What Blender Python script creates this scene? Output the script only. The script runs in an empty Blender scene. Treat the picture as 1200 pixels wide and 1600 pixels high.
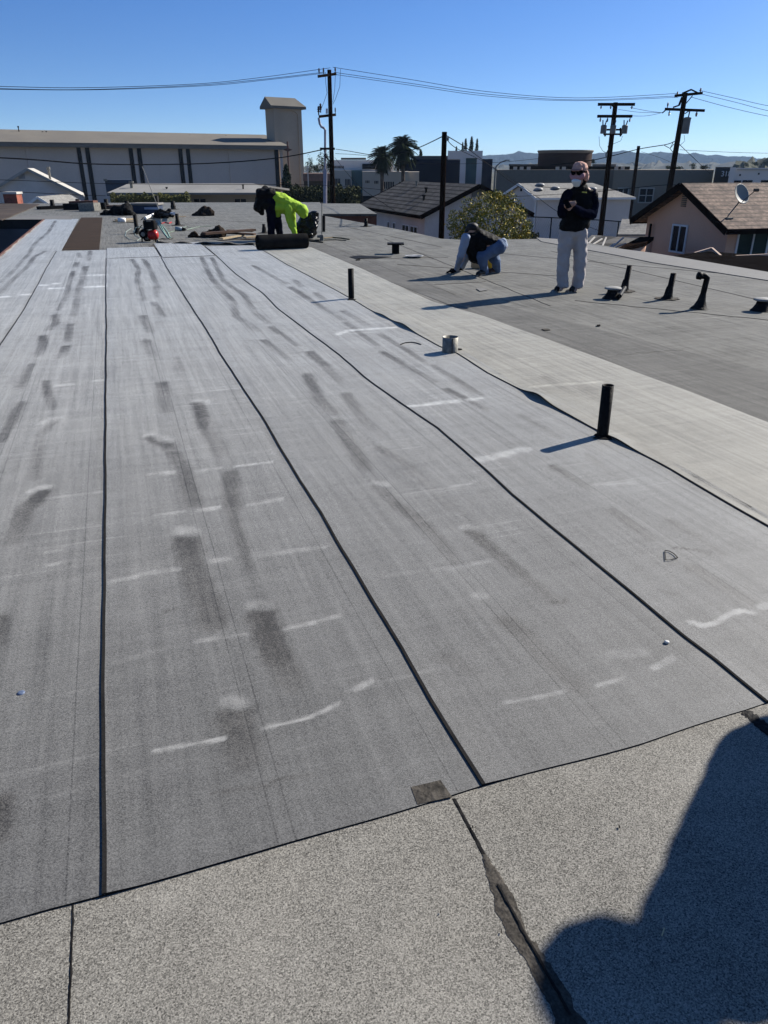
import bpy, bmesh, math, random
import numpy as np
from mathutils import Vector, Matrix, noise as mnoise
random.seed(7); np.random.seed(7)
C = bpy.context.scene.collection
SC = bpy.context.scene

# ---------------------------------------------------------------- camera, sky, sun, exposure
FPX = 1155.0; H = 1.6
PITCH = math.atan((800-263)/FPX); CP, SP = math.cos(PITCH), math.sin(PITCH)
YAW = math.atan2(434, 1273)            # the laid sheets run along world +Y, the camera looks this far to the right of them
CA, SA = math.cos(YAW), math.sin(YAW)
cam = bpy.data.cameras.new('camera'); cam.sensor_fit = 'VERTICAL'; cam.sensor_height = 36; cam.sensor_width = 27
cam.lens = 36*FPX/1600; cam.clip_start = 0.05; cam.clip_end = 20000
co = bpy.data.objects.new('camera', cam); C.objects.link(co)
co.location = (0, 0, H); co.rotation_euler = (math.pi/2-PITCH, 0, -YAW)
SC.camera = co

SUN_AZ = math.radians(35)-YAW          # angle from world +X towards +Y
SUN_EL = math.radians(33)
sd = Vector((math.cos(SUN_AZ)*math.cos(SUN_EL), math.sin(SUN_AZ)*math.cos(SUN_EL), math.sin(SUN_EL)))
sl = bpy.data.lights.new('sun', 'SUN'); sl.energy = 5.0; sl.angle = math.radians(0.55); sl.color = (1.0, 0.95, 0.87)
so = bpy.data.objects.new('sun', sl); C.objects.link(so); so.rotation_euler = sd.to_track_quat('Z', 'Y').to_euler()
w = bpy.data.worlds.new('World'); SC.world = w; w.use_nodes = True
wn = w.node_tree; bg = wn.nodes['Background']
sky = wn.nodes.new('ShaderNodeTexSky'); sky.sky_type = 'NISHITA'; sky.sun_disc = False
sky.sun_elevation = SUN_EL; sky.sun_rotation = math.pi/2-SUN_AZ
sky.altitude = 200; sky.air_density = 1.0; sky.dust_density = 0.5; sky.ozone_density = 3.0
wtc = wn.nodes.new('ShaderNodeTexCoord'); wmp = wn.nodes.new('ShaderNodeMapping'); wmp.inputs['Scale'].default_value = (1, 1, 2.5); wmp.inputs['Location'].default_value = (0, 0, 0.04)
whs = wn.nodes.new('ShaderNodeHueSaturation'); whs.inputs['Saturation'].default_value = 1.1
wn.links.new(wtc.outputs['Generated'], wmp.inputs['Vector']); wn.links.new(wmp.outputs[0], sky.inputs['Vector'])
wn.links.new(sky.outputs[0], whs.inputs['Color']); wtm = wn.nodes.new('ShaderNodeMix'); wtm.data_type = 'RGBA'; wtm.blend_type = 'MULTIPLY'; wtm.inputs[0].default_value = 1; wtm.inputs[7].default_value = (0.76, 1.0, 1.24, 1)
wsx = wn.nodes.new('ShaderNodeSeparateXYZ'); wmr = wn.nodes.new('ShaderNodeMapRange'); wmr.inputs['From Min'].default_value = 0.0; wmr.inputs['From Max'].default_value = 0.16
wtt = wn.nodes.new('ShaderNodeMix'); wtt.data_type = 'RGBA'; wtt.inputs[6].default_value = (0.98, 1.0, 1.0, 1); wtt.inputs[7].default_value = (0.76, 1.02, 1.30, 1)
wn.links.new(wtc.outputs['Generated'], wsx.inputs[0]); wn.links.new(wsx.outputs[2], wmr.inputs['Value']); wn.links.new(wmr.outputs[0], wtt.inputs[0]); wn.links.new(wtt.outputs[2], wtm.inputs[7])
wn.links.new(whs.outputs[0], wtm.inputs[6]); wn.links.new(wtm.outputs[2], bg.inputs['Color'])
bg.inputs['Strength'].default_value = 0.068
SC.view_settings.view_transform = 'Standard'; SC.view_settings.look = 'None'; SC.view_settings.exposure = 0.95; SC.view_settings.gamma = 1
SC.render.engine = 'CYCLES'

# ---------------------------------------------------------------- photo measurements to world
def ray(u, v):
    dx, dy = u-600, v-800
    return dx, FPX*CP-dy*SP, -FPX*SP-dy*CP
def wrl(r, y, z): return Vector((r*CA+y*SA, -r*SA+y*CA, z))
def G(u, v, z=0.0):
    d = ray(u, v); t = (z-H)/d[2]; return wrl(d[0]*t, d[1]*t, z)
def GY(u, v, z=0.0):
    d = ray(u, v); return d[1]*(z-H)/d[2]
def W(u, v, Y):
    d = ray(u, v); t = Y/d[1]; return wrl(d[0]*t, Y, H+d[2]*t)
def ZV(v, Y):
    d = ray(600, v); return H+d[2]*Y/d[1]
R2 = Vector((CA, -SA, 0)); F2 = Vector((SA, CA, 0)); UP = Vector((0, 0, 1))
GZ = -3.3

# ---------------------------------------------------------------- materials
MATS = {}
def mat(name, c, rough=0.8, c2=None, scale=4.0, grain=0.0, gscale=60.0, bump=0.0, bscale=30.0, metal=0.0, spec=None, stretch=(1, 1, 1), detail=4, wave=None, trans=0.0, dist=0.01):
    if name in MATS: return MATS[name]
    if spec is None: spec = 0.0 if max(c) < 0.035 else (0.08 if max(c) < 0.12 else 0.25)
    m = bpy.data.materials.new(name); m.use_nodes = True; n = m.node_tree.nodes; l = m.node_tree.links
    b = n['Principled BSDF']; b.inputs['Roughness'].default_value = rough; b.inputs['Metallic'].default_value = metal
    b.inputs['Specular IOR Level'].default_value = spec
    if trans: b.inputs['Transmission Weight'].default_value = trans
    tc = n.new('ShaderNodeTexCoord'); mp = n.new('ShaderNodeMapping'); mp.inputs['Scale'].default_value = stretch
    l.new(tc.outputs['Object'], mp.inputs['Vector'])
    if c2 is None: c2 = tuple(x*0.8 for x in c)
    no = n.new('ShaderNodeTexNoise'); no.inputs['Scale'].default_value = scale; no.inputs['Detail'].default_value = detail
    l.new(mp.outputs[0], no.inputs['Vector'])
    rp = n.new('ShaderNodeValToRGB'); rp.color_ramp.elements[0].position = 0.32; rp.color_ramp.elements[1].position = 0.68
    rp.color_ramp.elements[0].color = (*c2, 1); rp.color_ramp.elements[1].color = (*c, 1)
    l.new(no.outputs['Fac'], rp.inputs['Fac']); out = rp.outputs['Color']
    if grain:
        g = n.new('ShaderNodeTexNoise'); g.inputs['Scale'].default_value = gscale; g.inputs['Detail'].default_value = 2
        l.new(tc.outputs['Object'], g.inputs['Vector'])
        mr = n.new('ShaderNodeMapRange'); mr.inputs['From Min'].default_value = 0.3; mr.inputs['From Max'].default_value = 0.7
        mr.inputs['To Min'].default_value = 1-grain; mr.inputs['To Max'].default_value = 1+grain
        l.new(g.outputs['Fac'], mr.inputs['Value'])
        mx = n.new('ShaderNodeVectorMath'); mx.operation = 'SCALE'
        l.new(out, mx.inputs[0]); l.new(mr.outputs[0], mx.inputs['Scale']); out = mx.outputs[0]
    if wave:   # (axis, period, darkness, width)
        ax, per, dk, wd = wave
        sx = n.new('ShaderNodeSeparateXYZ'); l.new(tc.outputs['Object'], sx.inputs[0])
        dv = n.new('ShaderNodeMath'); dv.operation = 'DIVIDE'; dv.inputs[1].default_value = per; l.new(sx.outputs[ax], dv.inputs[0])
        fr = n.new('ShaderNodeMath'); fr.operation = 'FRACT'; l.new(dv.outputs[0], fr.inputs[0])
        lt = n.new('ShaderNodeMath'); lt.operation = 'LESS_THAN'; lt.inputs[1].default_value = wd; l.new(fr.outputs[0], lt.inputs[0])
        m2 = n.new('ShaderNodeMapRange'); m2.inputs['To Min'].default_value = 1; m2.inputs['To Max'].default_value = 1-dk; l.new(lt.outputs[0], m2.inputs['Value'])
        mx = n.new('ShaderNodeVectorMath'); mx.operation = 'SCALE'
        l.new(out, mx.inputs[0]); l.new(m2.outputs[0], mx.inputs['Scale']); out = mx.outputs[0]
    l.new(out, b.inputs['Base Color'])
    if bump:
        bn = n.new('ShaderNodeTexNoise'); bn.inputs['Scale'].default_value = bscale; bn.inputs['Detail'].default_value = 3
        l.new(tc.outputs['Object'], bn.inputs['Vector'])
        bp = n.new('ShaderNodeBump'); bp.inputs['Strength'].default_value = bump; bp.inputs['Distance'].default_value = dist
        l.new(bn.outputs['Fac'], bp.inputs['Height']); l.new(bp.outputs[0], b.inputs['Normal'])
    MATS[name] = m
    return m

def granule(name, dark, light, gs, rough=0.75, spec=0.4, contrast=1.0, streak=0.0, blotch=0.12, bump=0.5, tint=None, lines=False, sheen=0.0, stint=(1, 1, 1)):
    """mineral granules pressed in bitumen: fine speckle, wear streaks along Y, per-vertex scuffs from the 'mark' attribute"""
    m = bpy.data.materials.new(name); m.use_nodes = True; n = m.node_tree.nodes; l = m.node_tree.links
    b = n['Principled BSDF']; b.inputs['Roughness'].default_value = rough; b.inputs['Specular IOR Level'].default_value = spec
    if sheen: b.inputs['Sheen Weight'].default_value = sheen; b.inputs['Sheen Roughness'].default_value = 0.365
    ge = n.new('ShaderNodeNewGeometry')
    def M(op, a, c=None, d=None):
        k = n.new('ShaderNodeMath'); k.operation = op
        for i, x in enumerate((a, c, d)):
            if x is None: continue
            if isinstance(x, (int, float)): k.inputs[i].default_value = x
            else: l.new(x, k.inputs[i])
        return k.outputs[0]
    def N(scale, detail=2, st=(1, 1, 1), rgh=0.5):
        mp = n.new('ShaderNodeMapping'); mp.inputs['Scale'].default_value = st; l.new(ge.outputs['Position'], mp.inputs['Vector'])
        k = n.new('ShaderNodeTexNoise'); k.inputs['Scale'].default_value = scale; k.inputs['Detail'].default_value = detail; k.inputs['Roughness'].default_value = rgh
        l.new(mp.outputs[0], k.inputs['Vector']); return k.outputs['Fac']
    vo = n.new('ShaderNodeTexVoronoi'); vo.inputs['Scale'].default_value = gs; l.new(ge.outputs['Position'], vo.inputs['Vector'])
    sv = n.new('ShaderNodeSeparateColor'); l.new(vo.outputs['Color'], sv.inputs[0])
    cell = sv.outputs[0]
    g2 = N(gs*0.75, 3, rgh=0.7)
    f = M('ADD', M('MULTIPLY', M('SUBTRACT', cell, 0.5), 0.9*contrast), M('MULTIPLY', M('SUBTRACT', g2, 0.5), 2.2*contrast))
    f = M('ADD', f, 0.5)
    f = M('ADD', f, M('MULTIPLY', M('SUBTRACT', N(1.3, 5, rgh=0.6), 0.5), blotch*4))
    f = M('ADD', f, M('MULTIPLY', M('SUBTRACT', N(7, 4, rgh=0.6), 0.5), blotch*2.2))
    if streak:
        f = M('ADD', f, M('MULTIPLY', M('SUBTRACT', N(9, 3, (2.2, 0.07, 1), 0.65), 0.5), streak*3))
        f = M('ADD', f, M('MULTIPLY', M('SUBTRACT', N(4, 3, (0.25, 3.5, 1), 0.6), 0.5), streak*1.6))
        f = M('ADD', f, M('MULTIPLY', M('POWER', M('MAXIMUM', M('MULTIPLY', M('SUBTRACT', N(7, 2, (0.14, 3.2, 1), 0.5), 0.60), 6), 0), 2), streak*1.5))
        f = M('ADD', f, M('MULTIPLY', M('SUBTRACT', N(28, 3, (1.6, 0.035, 1), 0.6), 0.5), streak*1.8))
    if lines:
        sx = n.new('ShaderNodeSeparateXYZ'); l.new(ge.outputs['Position'], sx.inputs[0])
        for off in (0.43, 0.475, 0.93):
            q = M('ABSOLUTE', M('SUBTRACT', M('FRACT', M('ADD', M('DIVIDE', M('ADD', sx.outputs[0], 0.25), 1.03), M('MULTIPLY', N(0.35, 1, (0, 1, 0)), 0.02))), off))
            f = M('SUBTRACT', f, M('MULTIPLY', M('LESS_THAN', q, 0.0022), 0.22))
    at = n.new('ShaderNodeAttribute'); at.attribute_name = 'mark'
    mk = M('MULTIPLY', at.outputs['Fac'], M('ADD', 0.15, M('MULTIPLY', N(26, 5, (1.6, .8, 1), rgh=0.75), 1.7)))
    f = M('ADD', f, mk)
    if sheen:   # worn spots lose the glancing glitter of the granules too
        tv = n.new('ShaderNodeVectorMath'); tv.operation = 'SCALE'; tv.inputs[0].default_value = tuple(a*b for a, b in zip((1.0, 0.975, 0.885), stint))
        mr = n.new('ShaderNodeMapRange'); mr.inputs['From Min'].default_value = 0.0; mr.inputs['From Max'].default_value = 1.2; mr.inputs['To Min'].default_value = 0.12; mr.inputs['To Max'].default_value = 1.8
        l.new(f, mr.inputs['Value']); l.new(mr.outputs[0], tv.inputs['Scale']); l.new(tv.outputs[0], b.inputs['Sheen Tint'])
    rp = n.new('ShaderNodeValToRGB'); e = rp.color_ramp.elements
    e[0].position = 0.0; e[0].color = (*dark, 1); e[1].position = 1.0; e[1].color = (*light, 1)
    l.new(M('MULTIPLY', f, 0.6), rp.inputs['Fac'])
    # ramp covers f 0..1.67 so that chalky scuffs keep headroom
    if tint:
        mx = n.new('ShaderNodeMix'); mx.data_type = 'RGBA'; l.new(M('MULTIPLY', N(2.2, 4), 0.8), mx.inputs[0])
        l.new(rp.outputs[0], mx.inputs[6]); tm = n.new('ShaderNodeMix'); tm.data_type = 'RGBA'; tm.blend_type = 'MULTIPLY'; tm.inputs[0].default_value = 1
        l.new(rp.outputs[0], tm.inputs[6]); tm.inputs[7].default_value = (*tint, 1); l.new(tm.outputs[2], mx.inputs[7]); l.new(mx.outputs[2], b.inputs['Base Color'])
    else: l.new(rp.outputs[0], b.inputs['Base Color'])
    # trodden spots show the browner bitumen between the granules
    bc = b.inputs['Base Color'].links[0].from_socket; bm_ = n.new('ShaderNodeMix'); bm_.data_type = 'RGBA'; bm_.blend_type = 'MULTIPLY'
    l.new(M('MINIMUM', M('MAXIMUM', M('MULTIPLY', at.outputs['Fac'], -2.2), 0), 1), bm_.inputs[0]); l.new(bc, bm_.inputs[6]); bm_.inputs[7].default_value = (1.0, 0.93, 0.86, 1); l.new(bm_.outputs[2], b.inputs['Base Color'])
    bp = n.new('ShaderNodeBump'); bp.inputs['Strength'].default_value = bump; bp.inputs['Distance'].default_value = 0.0016
    l.new(M('ADD', M('MULTIPLY', cell, 0.6), g2), bp.inputs['Height']); l.new(bp.outputs[0], b.inputs['Normal'])
    MATS[name] = m
    return m

# ---------------------------------------------------------------- mesh helpers
class MB:
    def __init__(s): s.v = []; s.f = []; s.mi = []; s.cur = 0
    def add(s, vs, fs):
        o = len(s.v); s.v += [Vector(p) for p in vs]; s.f += [tuple(i+o for i in f) for f in fs]; s.mi += [s.cur]*len(fs); return s
    def box(s, c, h, ax=None):
        c = Vector(c); X, Y, Z = ax or (Vector((1, 0, 0)), Vector((0, 1, 0)), Vector((0, 0, 1)))
        p = [c+X*h[0]*i+Y*h[1]*j+Z*h[2]*k for i in (-1, 1) for j in (-1, 1) for k in (-1, 1)]
        return s.add(p, [(0, 1, 3, 2), (4, 6, 7, 5), (0, 4, 5, 1), (2, 3, 7, 6), (0, 2, 6, 4), (1, 5, 7, 3)])
    def bar(s, a, b, w, t, up=UP):
        a, b = Vector(a), Vector(b); X = (b-a).normalized(); Y = Vector(up).cross(X)
        if Y.length < 1e-4: Y = Vector((1, 0, 0)).cross(X)
        Y.normalize(); Z = X.cross(Y)
        return s.box((a+b)/2, ((b-a).length/2, w/2, t/2), (X, Y, Z))
    def prism(s, pts, z0, z1):
        n = len(pts); p = [Vector((q[0], q[1], z0)) for q in pts]+[Vector((q[0], q[1], z1)) for q in pts]
        a = sum(pts[i][0]*pts[(i+1) % n][1]-pts[(i+1) % n][0]*pts[i][1] for i in range(n))
        fs = [tuple(range(n))[::-1], tuple(range(n, 2*n))]+[(i, (i+1) % n, n+(i+1) % n, n+i) for i in range(n)]
        if a < 0: fs = [f[::-1] for f in fs]
        return s.add(p, fs)
    def tube(s, path, r, n=10, cap=True, flat=False):
        path = [Vector(p) for p in path]; rs = r if isinstance(r, (list, tuple)) else [r]*len(path)
        vs = []; prev = None
        for i, p in enumerate(path):
            d = (path[min(i+1, len(path)-1)]-path[max(i-1, 0)]).normalized()
            if prev is None:
                X = d.cross(UP) if abs(d.z) < 0.95 else d.cross(Vector((1, 0, 0)))
            else: X = prev-d*prev.dot(d)
            X.normalize(); prev = X; Y = d.cross(X)
            vs += [p+(X*math.cos(2*math.pi*k/n)+Y*math.sin(2*math.pi*k/n))*rs[i] for k in range(n)]
        fs = [(i*n+k, i*n+(k+1) % n, (i+1)*n+(k+1) % n, (i+1)*n+k) for i in range(len(path)-1) for k in range(n)]
        if cap: fs += [tuple(range(n))[::-1], tuple((len(path)-1)*n+k for k in range(n))]
        return s.add(vs, fs)
    def lathe(s, c, prof, n=16, axis=UP):
        c = Vector(c); Z = Vector(axis).normalized(); X = Z.cross(Vector((0, 1, 0)) if abs(Z.y) < 0.9 else Vector((1, 0, 0))).normalized(); Y = Z.cross(X)
        vs = [c+Z*z+(X*math.cos(2*math.pi*k/n)+Y*math.sin(2*math.pi*k/n))*max(r, 1e-4) for r, z in prof for k in range(n)]
        fs = [(i*n+k, i*n+(k+1) % n, (i+1)*n+(k+1) % n, (i+1)*n+k) for i in range(len(prof)-1) for k in range(n)]
        return s.add(vs, fs)
    def build(s, name, m, parent=None, smooth=False, loc=None, bevel=0):
        me = bpy.data.meshes.new(name)
        pl = Vector((0, 0, 0))
        if parent is not None:
            q = parent
            while q is not None: pl = pl+Vector(q.location); q = q.parent
        if loc is not None: L = Vector(loc)
        elif parent is None:
            xs = [p.x for p in s.v]; ys = [p.y for p in s.v]; L = Vector(((min(xs)+max(xs))/2, (min(ys)+max(ys))/2, min(p.z for p in s.v)))
        else: L = Vector((0, 0, 0))
        me.from_pydata([tuple(p-pl-L) for p in s.v], [], s.f); me.update()
        bm = bmesh.new(); bm.from_mesh(me); bmesh.ops.recalc_face_normals(bm, faces=bm.faces)
        if bevel: bmesh.ops.bevel(bm, geom=bm.edges[:], offset=bevel, segments=1, affect='EDGES')
        bm.to_mesh(me); bm.free()
        ms = m if isinstance(m, (list, tuple)) else [m]
        for k in ms: me.materials.append(k)
        if len(ms) > 1 and len(me.polygons) == len(s.mi): me.polygons.foreach_set('material_index', s.mi)
        if smooth: me.polygons.foreach_set('use_smooth', [True]*len(me.polygons))
        o = bpy.data.objects.new(name, me); C.objects.link(o)
        if parent is not None: o.parent = parent
        o.location = L
        return o
def tag(o, label=None, cat=None, group=None, kind=None):
    if label: o['label'] = label
    if cat: o['category'] = cat
    if group: o['group'] = group
    if kind: o['kind'] = kind
    return o
def thing(name, loc, label, cat, group=None):
    o = bpy.data.objects.new(name, None); C.objects.link(o); o.location = loc; o.empty_display_size = 0.2
    return tag(o, label, cat, group)
def one(mb, name, m, label, cat, group=None, smooth=False, loc=None, bevel=0):
    return tag(mb.build(name, m, None, smooth, loc, bevel), label, cat, group)
def dup(root, loc, label=None, rotz=0.0, scale=None):
    r = root.copy(); C.objects.link(r); r.location = loc; r.rotation_euler = (0, 0, rotz)
    if scale: r.scale = scale
    if label: r['label'] = label
    for ch in list(root.children):
        c = ch.copy(); C.objects.link(c); c.parent = r
        for g in ch.children:
            d = g.copy(); C.objects.link(d); d.parent = c
    return r
def lerp(a, b, t): return a+(b-a)*t
# ---------------------------------------------------------------- materials of the roof
M_sheet = granule('mineral_cap_sheet', (0.014, 0.0138, 0.013), (0.225, 0.221, 0.210), 330, rough=0.7, spec=0.5, contrast=0.50, streak=0.17, blotch=0.07, bump=0.45, lines=True, sheen=1.0)
M_warm = granule('pale_warm_cap_sheet', (0.04, 0.038, 0.033), (0.33, 0.31, 0.26), 330, rough=0.65, spec=0.4, contrast=0.32, streak=0.22, blotch=0.12, bump=0.45, lines=True, sheen=0.8, stint=(1, .96, .86))
M_old = granule('old_dark_cap_sheet', (0.010, 0.0098, 0.0092), (0.205, 0.197, 0.177), 300, rough=0.85, spec=0.2, contrast=0.42, streak=0.30, blotch=0.17, sheen=0.28, stint=(1, .97, .88), bump=0.5)
M_near = granule('coarse_worn_cap_sheet', (0.010, 0.0095, 0.0085), (0.56, 0.535, 0.475), 320, rough=0.85, spec=0.25, contrast=0.60, streak=0.0, blotch=0.12, bump=1.0, tint=(1.0, 0.97, 0.91))
M_strip = granule('coping_cap_sheet', (0.04, 0.04, 0.039), (0.33, 0.325, 0.31), 300, rough=0.8, spec=0.3, contrast=0.25, blotch=0.06, bump=0.4)
M_brown = mat('bare_brown_deck', (0.046, 0.031, 0.021), 0.9, (0.022, 0.016, 0.012), 3, 0.25, 40, 0.3, 60, stretch=(0.5, 3, 1))
M_edge = mat('bitumen_selvedge', (0.012, 0.012, 0.012), 0.8, (0.022, 0.021, 0.02), 9, 0.3, 250, spec=0.0)
M_tar = mat('tar', (0.006, 0.006, 0.006), 0.6, (0.018, 0.017, 0.016), 12, 0.2, 80, 0.6, 45, spec=.05)
M_tarold = mat('weathered_roof_cement', (0.075, 0.067, 0.056), 0.9, (0.032, 0.029, 0.025), 16, 0.35, 160, 0.9, 35)
M_fascia = mat('rust_brown_fascia', (0.13, 0.055, 0.035), 0.7, (0.09, 0.04, 0.027), 4, 0.1, 30)
M_wallgrey = mat('grey_stucco', (0.28, 0.27, 0.26), 0.9, (0.22, 0.21, 0.2), 1.5, 0.08, 80, 0.3, 60)
M_darkwall = mat('dark_courtyard_wall', (0.10, 0.10, 0.11), 0.9, (0.07, 0.07, 0.08), 1.0)
M_black = mat('black_pipe', (0.005, 0.005, 0.005), 0.6, (0.009, 0.0085, 0.0085), 25, 0.3, 70, 0.3, 60, spec=.08)
M_galv = mat('galvanised_steel', (0.24, 0.23, 0.20), 0.6, (0.12, 0.115, 0.10), 14, 0.2, 60, 0.2, 40, metal=0.4)

# ---------------------------------------------------------------- seams read off the photograph, in roof coordinates
def seam(px, far=None):
    p = sorted([tuple(G(*q)[:2]) for q in px], key=lambda a: a[1])
    ys = np.array([a[1] for a in p]); xs = np.array([a[0] for a in p])
    def fn(y):
        y = np.asarray(y, dtype=float)
        r = np.interp(y, ys, xs)
        return r+0.0015*np.sin(y*5.1+xs[0])+0.0006*np.sin(y*13.7+2*xs[0])
    return fn
seamA = seam([(88.8, 392), (71.5, 421), (58.5, 447), (32.5, 493), (0, 540)])
seam1 = seam([(163.6, 392), (165.8, 405), (165, 452), (165.8, 517), (164.5, 600), (163, 825), (160.5, 975), (159.5, 1200), (160, 1402)])
seam2 = seam([(243, 383), (250, 400), (260, 419), (300, 483), (323, 518), (342, 552), (377, 606), (415, 664), (469, 757), (500, 803), (533, 863), (583, 947), (627, 1017), (670, 1097), (702, 1150), (752, 1232)])
seam3 = seam([(334, 397), (369, 430), (411, 460), (432, 482), (484, 522), (530, 556), (568, 591), (626, 633), (683, 671), (756, 736), (800, 777), (897, 857), (1070, 1000), (1120, 1038), (1197, 1102)])
seam4 = seam([(409, 391), (446, 413), (503, 443), (545, 466), (587, 491), (626, 510), (687, 543), (714, 554), (760, 584), (825, 617), (847, 630), (932, 675), (947, 685), (1015, 720), (1047, 737), (1200, 827)])
seam5 = seam([(465, 385), (484, 386), (568, 422), (676, 472), (756, 495), (932, 560), (1060, 607), (1200, 662)])
nearpts = sorted([tuple(G(*q)[:2]) for q in [(0, 1448), (80, 1424), (160, 1402), (400, 1337), (640, 1265), (752, 1232), (1000, 1165), (1165, 1112), (1197, 1100)]])
def near(x): return np.interp(x, [a[0] for a in nearpts], [a[1] for a in nearpts])+0.003*np.sin(np.asarray(x)*9)

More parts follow.
